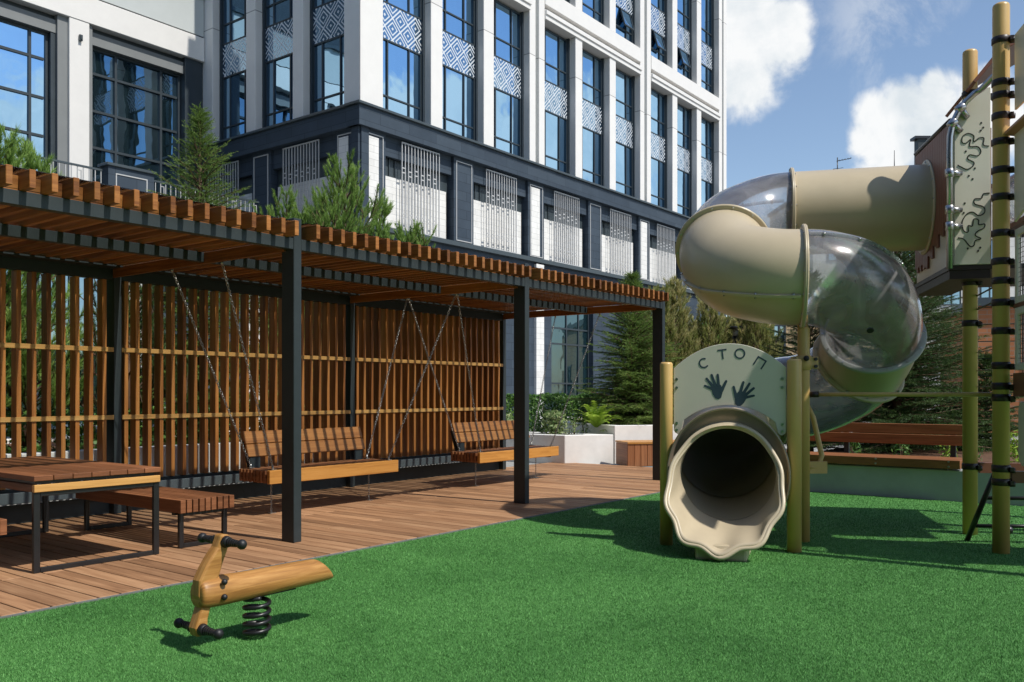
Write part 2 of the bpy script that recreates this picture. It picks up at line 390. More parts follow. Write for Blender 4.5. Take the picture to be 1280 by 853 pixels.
# ================================================================== PERGOLA
PU=[-1.79,1.43,4.67,7.87,11.12]; PF=5.82; PB=8.66; PH=2.69
perg=thing('pergola','long timber pergola on dark steel posts with a slatted back screen over the deck','pergola',(0,0,0))
BZ0,BZ1,SZ1=2.43,2.522,2.642
for i,u in enumerate(PU):
    if i==0: continue
    MB().box(u,u+.08,PF,PF+.16,.012,PH).build('post',Mt['steel'],perg,.004)
    MB().box(u,u+.08,PB,PB+.16,.012,2.50).build('post',Mt['steel'],perg,.004)
b=MB();b2=MB();b3=MB()
for i in range(1,4):
    a,c=PU[i]+.081,PU[i+1]-.001
    b.box(a,c,PF+.003,PF+.075,BZ0,BZ1); b2.box(a,c,7.06,7.12,BZ0+.004,BZ1); b3.box(a,c,PB+.01,PB+.10,BZ0-.03,BZ1)
b.build('front_beam',Mt['steel'],perg,.003); b2.build('middle_beam',Mt['steel'],perg,.003); b3.build('back_beam',Mt['steel'],perg,.003)
for i in range(1,4): MB().box(PU[i]+.081,PU[i+1]-.001,PB-.20,PB+.009,BZ1-.014,BZ1).build('beam_shade_strip',Mt['steel'],perg)  # strips added to keep sun off the back beam's front face
for u in PU[1:]:
    MB().box(u+.012,u+.068,PF+.162,PB-.002,2.432,2.520).build('cross_beam',Mt['steel'],perg,.003)
    MB().box(u-.020,u+.009,PF+.10,PB-.01,2.420,2.5205).build('cross_beam_cladding',Mt['slat'],perg,.003)
# roof slats, one part per bay
SP=.1385
for i in range(1,4):
    b=MB(); f=MB()
    n=23; st=(PU[i+1]-PU[i]-.082)/n
    for k in range(n):
        u=PU[i]+.081+st*(k+.55)-.02
        b.box(u,u+.04,5.70+random.uniform(-.004,.004),8.86,BZ1+.001,SZ1+random.uniform(-.002,.002))
        u1=PU[i]+.081+st*(k+1.55)-.02
        if k<n-1: f.box(u+.0405,u1-.0005,5.845,5.870,BZ1+.002,SZ1-.022)
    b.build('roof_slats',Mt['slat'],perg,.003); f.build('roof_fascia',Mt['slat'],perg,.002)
    MB().box(PU[i]+.09,PU[i+1]-.01,5.76,8.85,SZ1+.004,SZ1+.010).build('roof_sheet',Mt['sheet'],perg)
# back screens, one part per bay
for i in range(1,4):
    a,c=PU[i]+.081,PU[i+1]-.001

    b=MB(); n=23; st=(c-a)/n
    for k in range(n):
        u=a+st*(k+.55)-.030-.021+(.012 if k==0 else 0)
        b.box(u,u+.042,PB+.012,PB+.125,.35,2.398)
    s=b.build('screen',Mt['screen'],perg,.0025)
    for z in (1.665,.975):
        MB().box(a+.002,c-.002,PB-.004,PB+.0105,z,z+.046).build('rail',Mt['trim'],s,.002)
    MB().box(a,c,PB-.055,PB+.035,.215,.318).build('bottom_beam',Mt['steel_light'],perg,.004)
    MB().box(a,c,PB+.045,PB+.155,.255,.345).build('bottom_beam',Mt['steel'],perg,.004)
    MB().box(a,c,PB+.09,PB+.13,.012,.188).build('kick_board',Mt['steel'],perg,.003)
# small puck lights / nuts along the back beam
b=MB()
# ================================================================== TABLE AND BENCHES
def leg_frame(x0,x1,y,z1,zs,parent,mt,name='leg_frame',w=.045,d=.03,name_bar=None):
    b=MB(); b.box(x0,x0+w,y,y+d,zs,z1); b.box(x1-w,x1,y,y+d,zs,z1); b.box(x0+w+.0005,x1-w-.0005,y+.001,y+d-.001,zs,zs+.035)
    b.box(x0+w+.0005,x1-w-.0005,y+.001,y+d-.001,z1-.03,z1-.0005)
    return b.build(name,mt,parent,.003)
T=thing('picnic_table','square edged picnic table with red brown boards, a pale apron and black hoop legs','table',(2.79,6.22,.012))
b=MB(); w=.94/7
for k in range(7): b.box(k*w,k*w+w-.005,0,1.97,.632+random.uniform(0,.001),.668)
b.build('tabletop',Mt['table'],T,.003)
MB().box(.005,.935,.006,.046,.555,.606).build('apron',Mt['trim'],T,.003); MB().box(.005,.935,1.92,1.96,.555,.606).build('apron',Mt['trim'],T,.003)
MB().box(.005,.045,.0465,1.9195,.555,.606).build('side_apron',Mt['table'],T,.003); MB().box(.895,.935,.0465,1.9195,.555,.606).build('side_apron',Mt['table'],T,.003)
MB().box(.03,.91,.05,1.91,.607,.631).build('top_bearer',Mt['black'],T)
leg_frame(.006,.934,.02,.554,0,T,Mt['black']); leg_frame(.006,.934,1.80,.554,0,T,Mt['black'])
def plank_bench(u,label):
    B=thing('slatted_bench',label,'bench',(u,6.27,.012),0,'slatted benches beside the picnic table')
    b=MB(); n=9; w=.50/n
    for k in range(n): b.box(k*w+.005,k*w+w-.006,random.uniform(-.003,.003),1.68,.285,.388+random.uniform(0,.0015))
    b.build('seat',Mt['table'],B,.0025)
    MB().box(.012,.488,.10,.14,.262,.284).build('seat_bearer',Mt['black'],B); MB().box(.012,.488,1.5,1.54,.262,.284).build('seat_bearer',Mt['black'],B)
    leg_frame(.03,.47,.06,.283,0,B,Mt['black'],w=.04); leg_frame(.03,.47,1.55,.283,0,B,Mt['black'],w=.04)
    return B
plank_bench(3.92,'low slatted wooden bench on black hoop legs between picnic table and nearest swing seat')
plank_bench(2.145,'slatted bench at the left edge, only its orange front end showing beside the table')

# ================================================================== SWING SEATS
def chain_mesh(p0,p1,name,parent,link=.040,r=.0036,wd=.011):
    p0=Vector(p0);p1=Vector(p1);d=p1-p0;L=d.length;d.normalize()
    a=Vector((0,0,1)).cross(d) if abs(d.z)<.98 else Vector((1,0,0)); a.normalize(); c=d.cross(a)
    b=MB(); n=int(L/(link*.72)); s=L/n
    for i in range(n):
        m=p0+d*(s*(i+.5)); q=a if i%2 else c
        pts=[]
        for k in range(8):
            an=2*math.pi*k/8
            pts.append(m+d*(math.cos(an)*link/2)+q*(math.sin(an)*wd))
        b.tube(pts,r,4,False,True,rnd=.5)
    return b.build(name,Mt['chain'],parent)
def swing(u0,label,ua,ub):
    S=thing('swing_seat',label,'swing seat',(u0,7.20,0),0,'hanging swing seats under the pergola')
    L=1.80
    b=MB()
    b.box(0,L,0,.045,.338,.474)
    s=b.build('front_rail',Mt['swing'],S,.004)
    b=MB()
    for k in range(8):
        y=.075+k*.056
        b.box(0,L,y,y+.034,.345+.0015*(k%2),.470)
    b.build('seat',Mt['bench_wood'],S,.003)
    for x in (.18,.9,1.62): MB().box(x,x+.05,.048,.50,.322,.337).build('seat_bearer',Mt['steel'],S)
    bk=MB()
    A=Matrix.Translation((0,.44,.590))@Matrix.Rotation(R(-20),4,'X')
    for k in range(2):
        bk.box(.07,1.70,0,.028,k*.142,k*.142+.134,A)
    bo=bk.build('backrest',Mt['back'],S,.004)
    for x in (.10,1.54):
        q=MB(); q.box(x,x+.13,.455,.475,.338,.60); q.box(x+.02,x+.11,.476,.50,.43,.76,Matrix.Translation((0,.02,0))@Matrix.Translation((0,.476,.43))@Matrix.Rotation(R(-18),4,'X')@Matrix.Translation((0,-.476,-.43)))
        q.build('back_bracket',Mt['steel'],S,.003)
    for x,xa in ((.09,ua-u0),(L-.09,ub-u0)):
        for y,ya in ((.07,6.86-7.20),(.43,7.66-7.20)):
            c=chain_mesh((xa,ya,2.425),(x,y,.495),'chain',S)
            e=MB(); e.tube([(x-.0,y,.474),(x,y,.515)],.011,8); e.box(x-.03,x+.03,y-.02,y+.02,.4745,.482)
            e.build('eye_bolt',Mt['chain'],c)
            e=MB(); e.tube([(xa,ya,2.40),(xa,ya,2.4315)],.012,8); e.build('ceiling_hook',Mt['chain'],c)
    for x in (.20,L-.24):
        c=chain_mesh((x,.24,.325),(x,.24,.014),'floor_tether',S,.036,.003,.009)
        MB().box(x-.035,x+.035,.205,.275,.0135,.022).build('tether_plate',Mt['chain'],c)
    return S
swing(5.48,'nearer wooden swing seat on chains, partly hidden by the nearest pergola post',4.70,7.90)
swing(8.76,'wooden swing seat on chains in the far pergola bay, crossed by the middle front post',7.92,11.14)

# ================================================================== SPRING RIDER
RX,RY=2.782,3.76
S=thing('spring_rider','wooden log spring rider with black handles and footrests on the turf in front','spring rider',(RX,RY,0))
def half_log():
    # rounded log with a flattened underside, rising slightly to the rear
    b=MB(); n=20; rings=[]
    prof=[(-.348,.292,.046,.052),(-.343,.292,.060,.070),(-.325,.292,.070,.080),(-.26,.291,.074,.083),(-.15,.288,.074,.078),(0,.287,.074,.075),(.20,.291,.075,.073),(.33,.289,.076,.071),(.41,.291,.074,.068),(.432,.291,.070,.064),(.437,.291,.061,.056)]
    vs=[];fs=[];uv=[]
    for (x,z,ry,rz) in prof:
        for k in range(n):
            a=2*math.pi*k/n; s=math.sin(a); c=math.cos(a)
            zz=c*rz if c>-.75 else -.75*rz-(abs(c)-.75)*rz*.4
            tilt=(.05*(c) if x>.40 else 0)
            vs.append((x-tilt,s*ry,z-.013+zz))
    m=len(prof)
    for i in range(m-1):
        for k in range(n):
            l=(k+1)%n; fs.append((i*n+k,(i+1)*n+k,(i+1)*n+l,i*n+l))
            uv.append([(prof[i][0],k*.02),(prof[i+1][0],k*.02),(prof[i+1][0],(k+1)*.02),(prof[i][0],(k+1)*.02)])
    b.add(vs,fs,uv,.45,True)
    e=[tuple(range(n)),tuple(reversed(range((m-1)*n,m*n)))]
    for f in e:
        b.f.append(f); b.sm.append(False); b.uv+=[(vs[k][1]*.4,vs[k][2]*2) for k in f]
    return b
o=half_log().build('body',Mt['rider'],S)
es=o.modifiers.new('s','SUBSURF'); es.levels=1; es.render_levels=2
# curved head board: handlebar at the top, footrest at the bottom
def board(pts,wds,y0,y1):
    left=[];right=[]
    for i,(x,z) in enumerate(pts):
        p=Vector(pts[max(i-1,0)]);q=Vector(pts[min(i+1,len(pts)-1)]);t=(q-p).normalized();nn=Vector((-t.y,t.x))
        left.append((x+nn.x*wds[i],z+nn.y*wds[i])); right.append((x-nn.x*wds[i],z-nn.y*wds[i]))
    return right+left[::-1]
hp=[(-.335,.085),(-.338,.125),(-.328,.17),(-.312,.22),(-.316,.275),(-.306,.335),(-.276,.39),(-.250,.44),(-.222,.485),(-.207,.525),(-.205,.555)]
hw=[.026,.034,.027,.026,.036,.046,.045,.037,.029,.028,.021]
poly=board(hp,hw,0,0)
hb=MB().prism(poly,Matrix.Translation((0,-.034,0)),.068,.6).build('head_board',Mt['rider'],S,.012,seg=3)
for (x,z,n_) in ((-.207,.520,'handlebar'),(-.337,.118,'footrest')):
    b=MB(); b.cyl((x,-.165,z),(x,.165,z),.0135,n=14)
    for s in (-1,1):
        b.cyl((x,s*.036,z),(x,s*.062,z),.030,.024,n=18); 
        for q in range(5): b.cyl((x,s*(.066+q*.016),z),(x,s*(.076+q*.016),z),.0205-.001*q,n=16)
        b.sphere((x,s*.163,z),.025,14,9)
    b.build(n_,Mt['rubber'],S)
for z in (.345,.272):
    for s in (-1,1): MB().sphere((-.245,s*.078,z-.01),.0155,12,8).build('bolt',Mt['rubber'],S)
b=MB(); pts=[]
for i in range(150):
    f=i/149; a=f*2*math.pi*4.7; zz=.012+f*.200
    pts.append((.062*math.cos(a),.062*math.sin(a),zz))
b.tube(pts,.0112,10,rnd=.5); b.build('spring',Mt['black'],S)
MB().box(-.10,.22,-.035,.035,.212,.238).build('spring_plate',Mt['black'],S)
# ================================================================== OFFICE TOWER
def glazed(parent,x0,x1,z0,z1,y,vm,hm,glass='pane',fw=.045,name='window',fd=.06):
    """one window: frame part with its pane as a sub-part; local x along the wall, y inward"""
    f=MB()
    f.box(x0,x0+fw,y-fd,y,z0,z1); f.box(x1-fw,x1,y-fd,y,z0,z1)
    f.box(x0+fw+.001,x1-fw-.001,y-fd+.003,y,z0,z0+fw); f.box(x0+fw+.001,x1-fw-.001,y-fd+.003,y,z1-fw,z1)
    for v in vm: f.box(v-fw/2,v+fw/2,y-fd+.006,y,z0+fw+.001,z1-fw-.001)
    vs=[x0+fw]+list(vm)+[x1-fw]
    for h in hm:
        for a,c in zip(vs[:-1],vs[1:]): f.box(a+fw/2+.001,c-fw/2-.001,y-fd+.009,y,h-fw/2,h+fw/2)
    o=f.build(name,Mt['dark_frame'],parent)
    M=Matrix.Translation((0,y-.004,0))@Matrix.Rotation(0,4,'Z')
    xm,zm=(x0+x1)/2,(z0+z1)/2
    Mp_=Matrix.Translation((xm,y,zm))@Matrix.Rotation(R(random.uniform(-.35,.35)),4,'Z')@Matrix.Rotation(R(random.uniform(-.35,.35)),4,'X')
    MB().box(x0+.01-xm,x1-.01-xm,-.012,.012,z0+.01-zm,z1-.01-zm,Mp_).build('pane',Mt[glass],o)
    return o
TV,TU=18.595,17.26
VB,VT=9.45,14.93
def window_column(face,x0,x1,upper=True):
    g=.40; a,c=x0+.07,x1-.07; w=c-a; vm=[a+.24*w,a+.72*w]
    # dark surround lining the opening
    s=MB(); s.box(x0+.001,x0+.07,.27,g+.1,VB+.06,VT-.001); s.box(x1-.07,x1-.001,.27,g+.1,VB+.06,VT-.001)
    s.build('window_surround',Mt['dark_frame'],face)
    glazed(face,a+.001,c-.001,VB+.065,11.825,g,vm,[VB+.67])
    MB().box(a+.002,c-.002,g-.045,g+.02,11.83,12.895).build('spandrel_panel',Mt['spandrel'],face)
    glazed(face,a+.001,c-.001,12.90,VT-.06,g,vm,[13.58])
    if upper:
        s=MB(); s.box(x0+.001,x0+.07,.27,g+.1,16.075,21.4); s.box(x1-.07,x1-.001,.27,g+.1,16.075,21.4)
        s.build('window_surround',Mt['dark_frame'],face)
        glazed(face,a+.001,c-.001,16.075,17.555,g,vm,[16.72])
        MB().box(a+.002,c-.002,g-.045,g+.02,17.56,18.635).build('spandrel_panel',Mt['spandrel'],face)
        glazed(face,a+.001,c-.001,18.64,21.35,g,vm,[19.3])
def podium_bay(face,x0,x1,lit=True):
    w=x1-x0
    MB().box(x0+.001,x1-.001,.16,.3,8.26,8.849).build('bay_lintel',Mt['podium'],face)
    MB().box(x0+.001,x1-.001,.34,.40,7.70,8.259).build('bay_recess',Mt['coping'],face)
    f=MB()
    for q in (.12,.2): f.box(x0+w*q,x0+w*q+.03,.30,.335,7.72,8.25)
    f.build('recess_bars',Mt['coping'],face)
    MB().box(x0+.10,x1-.14,.26,.42,6.102,7.698).build('white_wall',Mt['white_stone'],face)
    b=MB(); g0,g1=x0+w*.215,x0+w*.765; n=13
    for k in range(n):
        x=g0+(g1-g0)*k/(n-1); zt=8.74; zb=6.16+.0*k
        b.box(x-.014,x+.014,.03,.06,zb,zt)
        if k%2==0 and k<n-1:
            x2=g0+(g1-g0)*(k+1)/(n-1)
            for z in (8.00,7.86) if k%4==0 else (7.93,7.79): b.box(x+.0145,x2-.0145,.032,.058,z-.016,z+.016)
            for z in (6.62,6.5): b.box(x+.0145,x2-.0145,.032,.058,z-.016,z+.016)
    b.box(g0-.017,g1+.017,.028,.062,8.741,8.775); b.box(g0-.017,g1+.017,.028,.062,6.125,6.159)
    b.build('grille',Mt['grille'],face)
def podium_pilaster(face,x0,x1,white):
    MB().box(x0,x1,.06,.35,6.102,8.849).build('podium_pilaster',Mt['podium'],face)
    f=MB(); a,c=x0+.10,x1-.10
    f.box(a,a+.03,.035,.0595,6.16,8.74); f.box(c-.03,c,.035,.0595,6.16,8.74); f.box(a+.031,c-.031,.035,.0595,8.71,8.74); f.box(a+.031,c-.031,.035,.0595,6.16,6.19)
    f.build('pilaster_outline',Mt['grille'],face)
    if white: MB().box(a+.06,c-.20,.03,.0595,6.20,8.65).build('white_inlay',Mt['white_stone'],face)
tower=thing('office_tower','tall white office block with blue windows and diamond panels above a dark stone podium','office building',(TU,TV,0))
core=MB().box(.46,25.2,.46,16,.0,21.5); core.build('core',Mt['dark_frame'],tower)
def face_empty(name,rz,loc):
    return dict(M=Matrix.Translation(loc)@Matrix.Rotation(rz,4,'Z'))
class FaceParent:      # parts are children of the tower itself, placed through a wall matrix
    def __init__(s,root,M): s.root=root; s.M=M
_build=MB.build
def build2(self,name,mt,parent=None,bevel=0,M=None,seg=1):
    if isinstance(parent,FaceParent): return _build(self,name,mt,parent.root,bevel,parent.M,seg)
    return _build(self,name,mt,parent,bevel,M,seg)
MB.build=build2
right=FaceParent(tower,Matrix.Translation((0,0,0)))
left=FaceParent(tower,Matrix.Rotation(-math.pi/2,4,'Z'))      # local x runs towards the corner, y inward
bays=[18.17-TU,26.36-TU,34.45-TU]
piers=[(0,.92)]
for b0 in bays:
    for k in range(3):
        x0=b0+2.60*k-(.06*k if b0>1 else 0); window_column(right,x0,x0+2.06)
        if k<2: piers.append((x0+2.06,b0+2.60*(k+1)-(.06*(k+1) if b0>1 else 0)))
    e=b0+5.20-(.12 if b0>1 else 0)+2.06
    nb_=bays[bays.index(b0)+1] if b0!=bays[-1] else 25.24
    wdt=nb_-e
    MB().box(e,e+.36,-.0,.45,VB+.06,21.9).build('pier',Mt['facade'],right,.012)
    MB().box(nb_-.36 if b0!=bays[-1] else e+.55,nb_,0,.45,VB+.06,21.9).build('pier',Mt['facade'],right,.012)
    MB().box(e+.361,nb_-.361 if b0!=bays[-1] else e+.549,.20,.45,VB+.06,21.9).build('pier_recess',Mt['facade_grey'],right)
MB().box(0,.91,0,.45,VB+.06,21.9).build('corner_pier',Mt['facade'],right,.012)
for a,c in piers[1:]:
    MB().box(a,c,0.0,.45,VB+.06,VT).build('pier',Mt['facade'],right,.012)
    MB().box(a,c,0.0,.45,16.08,21.4).build('pier',Mt['facade'],right,.012)
for b0 in bays:
    e=b0+5.20-(.12 if b0>1 else 0)+2.06
    b=MB(); b.box(b0+.001,e-.001,-.05,.44,VT+.001,15.10); b.box(b0+.001,e-.001,-.10,.44,15.101,15.26); b.box(b0+.001,e-.001,-.03,.44,15.261,15.30)
    b.build('lintel',Mt['facade'],right,.01)
    MB().box(b0+.001,e-.001,.16,.44,15.302,15.47).build('shadow_gap',Mt['reveal'],right)
    MB().box(b0+.001,e-.001,-.03,.44,15.472,16.07).build('band',Mt['facade'],right,.012)
MB().box(-.1,25.3,-.15,.45,21.901,22.6).build('cornice',Mt['facade'],right)
# tilted-open sashes
for (x,z0) in ((bays[1]+5.20-.12+.95,16.75),(bays[2]+.85,16.75),(bays[2]+2.54+.85,16.75)):
    Ms=Matrix.Translation((x,.36,z0+.78))@Matrix.Rotation(R(-16),4,'X')
    f=MB(); f.box(0,.05,-.03,.03,-.78,0,Ms); f.box(.75,.80,-.03,.03,-.78,0,Ms); f.box(.051,.749,-.028,.03,-.78,-.73,Ms); f.box(.051,.749,-.028,.03,-.05,0,Ms)
    so_=f.build('open_sash',Mt['dark_frame'],right)
    MB().box(.04,.76,-.01,.01,-.74,-.04,Ms).build('pane',Mt['pane'],so_)
# podium, right face
MB().box(-.12,25.3,-.10,.44,8.85,9.42).build('podium_cornice',Mt['podium'],right)
MB().box(-.20,25.36,-.18,.44,9.421,9.50).build('podium_coping',Mt['coping'],right,.01)
podium_pilaster(right,.20,1.06,True)
for k in range(6):
    x0=1.08+4.03*k; podium_bay(right,x0,x0+3.02)
    podium_pilaster(right,x0+3.03,x0+4.02,k%2==1)
MB().box(-.02,.199,.06,.35,6.102,8.849).build('podium_corner',Mt['podium'],right)
MB().box(-.14,25.3,-.10,.45,5.95,6.10).build('plinth_ledge',Mt['coping'],right,.01)
# ground floor
gf=MB(); gf.box(-.02,8.5,.05,.45,0,5.949); gf.box(8.981,9.6,.05,.45,0,5.949); gf.box(12.5,25.3,.05,.45,0,5.949); gf.box(9.601,12.499,.05,.45,4.9,5.949)
gf.build('ground_floor_wall',Mt['podium'],right)
MB().box(8.50,8.98,-.06,.45,0,5.90).build('column',Mt['white_stone'],right,.01)
glazed(right,9.61,12.49,.30,4.89,.30,[10.9,11.75],[1.6,3.1,3.7],'pane_store',.06,'storefront_window')
glazed(right,15.2,18.0,.30,4.89,.045,[16.1,17.1],[1.6,3.1],'pane_store',.06,'storefront_window')
# left face: local x = 7.56 - (v - TV)
LW=7.56
def lx(v): return -(v-TV)
for v0,v1 in ((19.28,21.10),(21.58,23.42),(23.90,25.72)):
    window_column(left,lx(v1),lx(v0))
prev=TV
for a,c in ((lx(19.279),-.0),(lx(21.579),lx(21.101)),(lx(23.899),lx(23.421)),(lx(26.6),lx(25.721))):
    lo=a; hi=c if c!=0 else -.001
    MB().box(lo,hi,.003 if c!=0 else .004,.45,VB+.06,21.9).build('pier',Mt['facade'],left,.012)
for v0,v1 in ((19.28,21.10),(21.58,23.42),(23.90,25.72)):
    MB().box(lx(v1)+.001,lx(v0)-.001,.05,.44,VT+.001,16.07).build('band',Mt['facade'],left)
MB().box(-12,-.001,-.10,.44,8.85,9.42).build('podium_cornice',Mt['podium'],left)
MB().box(-12,-.001,-.18,.44,9.421,9.50).build('podium_coping',Mt['coping'],left,.01)
podium_pilaster(left,-1.10,-.24,True)
for k in range(2):
    c=-1.12-3.95*k; podium_bay(left,c-3.0,c); podium_pilaster(left,c-3.94,c-3.01,False)
MB().box(-12,-.001,-.10,.45,5.95,6.10).build('plinth_ledge',Mt['coping'],left,.01)
MB().box(-12,-.001,.05,.45,0,5.949).build('ground_floor_wall',Mt['podium'],left)
MB().box(-.239,-.005,.06,.35,6.102,8.849).build('podium_corner',Mt['podium'],left)

# ================================================================== WING
WV=26.15
wing=thing('office_wing','low white framed office wing with huge grid windows behind the terrace railing, far left','office building',(0,WV,0))
MB().box(-8,17.1,.62,14,0,18).build('core',Mt['dark_frame'],wing)
cols=[(5.6,6.2),(9.15,9.75),(12.735,13.335),(16.95,17.24)]
for a,c in cols[:-1]: MB().box(a,c,0,.5,6.0,12.349).build('column',Mt['facade'],wing,.012)
MB().box(-8,17.235,-.02,.5,12.35,13.14).build('beam',Mt['facade'],wing,.012)
MB().box(-8,17.235,.06,.5,13.141,13.20).build('shadow_gap',Mt['dark_frame'],wing)
MB().box(-8,17.235,.03,.4,13.201,14.45).build('parapet',Mt['facade_grey'],wing)
MB().box(-8,17.235,-.06,.46,14.451,14.60).build('parapet_coping',Mt['coping'],wing,.01)
for i,(a,c) in enumerate(((6.2,9.15),(9.75,12.735),(13.335,17.24))):
    last=i==2
    MB().box(a+.001,a+.13,.08,.55,6.0,12.348).build('jamb',Mt['reveal'],wing)
    d=.66 if last else .30
    MB().box(c-d,c-.001,.10,.55,6.0,12.348).build('jamb',Mt['dark_frame'] if last else Mt['reveal'],wing)
    MB().box(a+.131,c-d-.001,.20,.55,11.82,12.20).build('lintel_panel',Mt['reveal'],wing)
    MB().box(a+.131,c-d-.001,.30,.55,12.201,12.348).build('lintel_recess',Mt['dark_frame'],wing)
    if not last: MB().box(c-d-.14,c-d-.001,.22,.55,6.0,11.819).build('inner_jamb',Mt['dark_frame'],wing)
    a2,c2=a+.132,c-d-.001-(.14 if not last else 0); w=c2-a2
    glazed(wing,a2,c2,6.2,11.815,.46,[a2+.29*w,a2+.78*w] if last else [a2+.30*w,a2+.79*w],[11.02,9.88,8.76,7.6],'pane_dark' if last else 'pane',.075,'grid_window',.08)
# added unseen dark block that cuts sky light from the left
MB().box(-22,-13,-52,-.1,0,17).build('added_sky_blocker',Mt['podium'],wing)
# set-back floor above the parapet
MB().box(-8,17.23,3.0,13.9,14.3,14.40).build('upper_terrace_floor',Mt['facade_grey'],wing)
MB().box(-8,17.23,2.6,2.99,17.3,18.2).build('upper_soffit',Mt['facade_grey'],wing)
MB().box(16.2,17.0,2.0,2.9,14.5,18).build('upper_pier',Mt['facade_grey'],wing)
glazed(wing,11.5,16.1,14.5,17.2,2.9,[12.6,13.8,15.0],[16.4],'pane',.07,'upper_window')
cm_=MB(); cm_.box(13.0,13.09,-.09,-.021,11.72,11.90); cm_.box(13.02,13.07,-.12,-.09,11.76,11.86); cm_.build('wall_lamp',Mt['coping'],wing)

# terrace block in front of the wing, its railing and parapet pier
ter=thing('terrace_block','dark stone retaining block under the terrace railing, with pale columns, behind the screen','terrace',(0,22.6,0))
MB().box(-6,17.05,0,3.3,0,6.05).build('wall',Mt['podium'],ter)
MB().box(-6,17.05,-.1,.3,6.051,6.13).build('coping',Mt['coping'],ter)
for u in (4.2,8.3,12.35,16.2): MB().box(u,u+.55,-.14,-.001,0,5.9).build('column',Mt['white_stone'],ter,.01)
glazed(ter,5.3,7.8,.3,4.6,-.012,[6.2,7.0],[3.0],'pane_dark',.06,'window'); glazed(ter,9.4,11.8,.3,4.6,-.012,[10.2,11.0],[3.0],'pane_dark',.06,'window')
rail=thing('terrace_railing','dark terrace railing with thin upright bars running in front of the big grid windows','railing',(0,22.75,6.13))
MB().box(-2,11.95,-.025,.025,.98,1.03).build('handrail',Mt['coping'],rail); MB().box(13.36,16.9,-.025,.025,.98,1.03).build('handrail',Mt['coping'],rail)
MB().box(-2,11.95,-.02,.02,.08,.12).build('bottom_rail',Mt['coping'],rail); MB().box(13.36,16.9,-.02,.02,.08,.12).build('bottom_rail',Mt['coping'],rail)
bl_=MB(); br_=MB(); x=-1.9
i=0
while x<16.8:
    b=bl_ if x<12.5 else br_
    if x<11.9 or x>13.4:
        b.box(x,x+.02,-.012,.012,.121,.979)
        if i%5==0: b.box(x+.10,x+.12,-.012,.012,.121,.90); b.box(x+.021,x+.099,-.01,.01,.88,.90)
    x+=.155; i+=1
bl_.build('balusters',Mt['grille'],rail); br_.build('balusters',Mt['grille'],rail)
MB().box(12.0,13.3,-.20,.20,-.0,1.12).build('pier',Mt['podium'],rail); MB().box(11.94,13.36,-.26,.26,1.121,1.20).build('pier_cap',Mt['coping'],rail,.01)
f=MB(); f.box(12.2,12.23,-.215,-.201,.1,.95); f.box(13.07,13.1,-.215,-.201,.1,.95); f.box(12.231,13.069,-.215,-.201,.92,.95); f.build('pier_outline',Mt['grille'],rail)

# ================================================================== FAR BUILDINGS
def far_building(name,label,lat,t,w,d,h,mt,rz,wins,roof=None,cat='building'):
    x,y=W(lat,t)
    B=thing(name,label,cat,(x,y,0),rz)
    MB().box(0,w,0,d,0,h).build('wall',mt,B)
    MB().box(-.15,w+.15,-.15,d+.15,h+.001,h+.25).build('roof',roof or Mt['coping'],B)
    for (x0,x1,z0,z1) in wins:
        glazed(B,x0,x1,z0,z1,-.012,[(x0+x1)/2],[],'pane_dark',.08)
    return B
RC=math.atan2(-ST,CT)    # a wall squarely across the view
far_building('orange_brick_house','low orange brick building far behind the play tower posts',14.3,27,9,6,3.9,Mt['orange_brick'],RC+R(-16),[(1.35,2.2,0,2.4),(4.0,5.2,.9,2.4)])
far_building('pale_block_tower','pale block of flats glimpsed between the play tower posts',33.5,62,12,10,9.8,Mt['pale_block'],RC,[(1+2.6*i,2.3+2.6*i,1.2+3*j,2.7+3*j) for i in range(4) for j in range(3)])
far_building('sand_brick_house','sand coloured brick building seen under the beige slide elbow',10.9,38,7.0,6,4.6,Mt['sand_brick'],RC+R(8),[(.35,.95,0.6,4.2),(4.0,5.2,.9,2.7)])
hb_=far_building('apartment_block','distant flat roofed block hidden behind the upper slide tube with an aerial on top',20.5,60,16,10,15.2,Mt['pale_block'],RC,[(1+2.6*i,2.3+2.6*i,1.2+3*j,2.7+3*j) for i in range(5) for j in range(4)],cat='building')
ae=thing('tv_aerial','thin tv aerial on a pole above the upper slide tube, seen against the sky',"aerial",W(22.3,60.3)+(15.46,),RC)
b=MB(); b.cyl((0,0,-.005),(0,0,1.9),.035,n=6); b.build('mast',Mt['black'],ae)
b=MB(); b.cyl((-.05,0,1.65),(.95,0,1.85),.025,n=5)
for q in range(5): b.cyl((.05+q*.2,-.25,1.68+q*.04),(.05+q*.2,.25,1.68+q*.04),.015,n=4)
b.cyl((-.3,0,1.1),(.4,0,1.2),.02,n=5)
b.build('antenna_boom',Mt['black'],ae)
rp=thing('roof_mast','slim aerial pole between the slide tube and the play tower, against the cloud','aerial',W(26.2,60.3)+(15.46,),RC)
b=MB(); b.cyl((0,0,-.005),(0,0,2.4),.05,.02,n=6); b.build('pole',Mt['black'],rp)
# ================================================================== PLAY STRUCTURE
PSI=R(13.5)
def RV(a,b):            # play-structure axes: a to the right, b away -> (lat,t) offsets
    return (math.cos(PSI)*a+math.sin(PSI)*b, -math.sin(PSI)*a+math.cos(PSI)*b)
def wxy(lat,t,z): x,y=W(lat,t); return Vector((x,y,z))
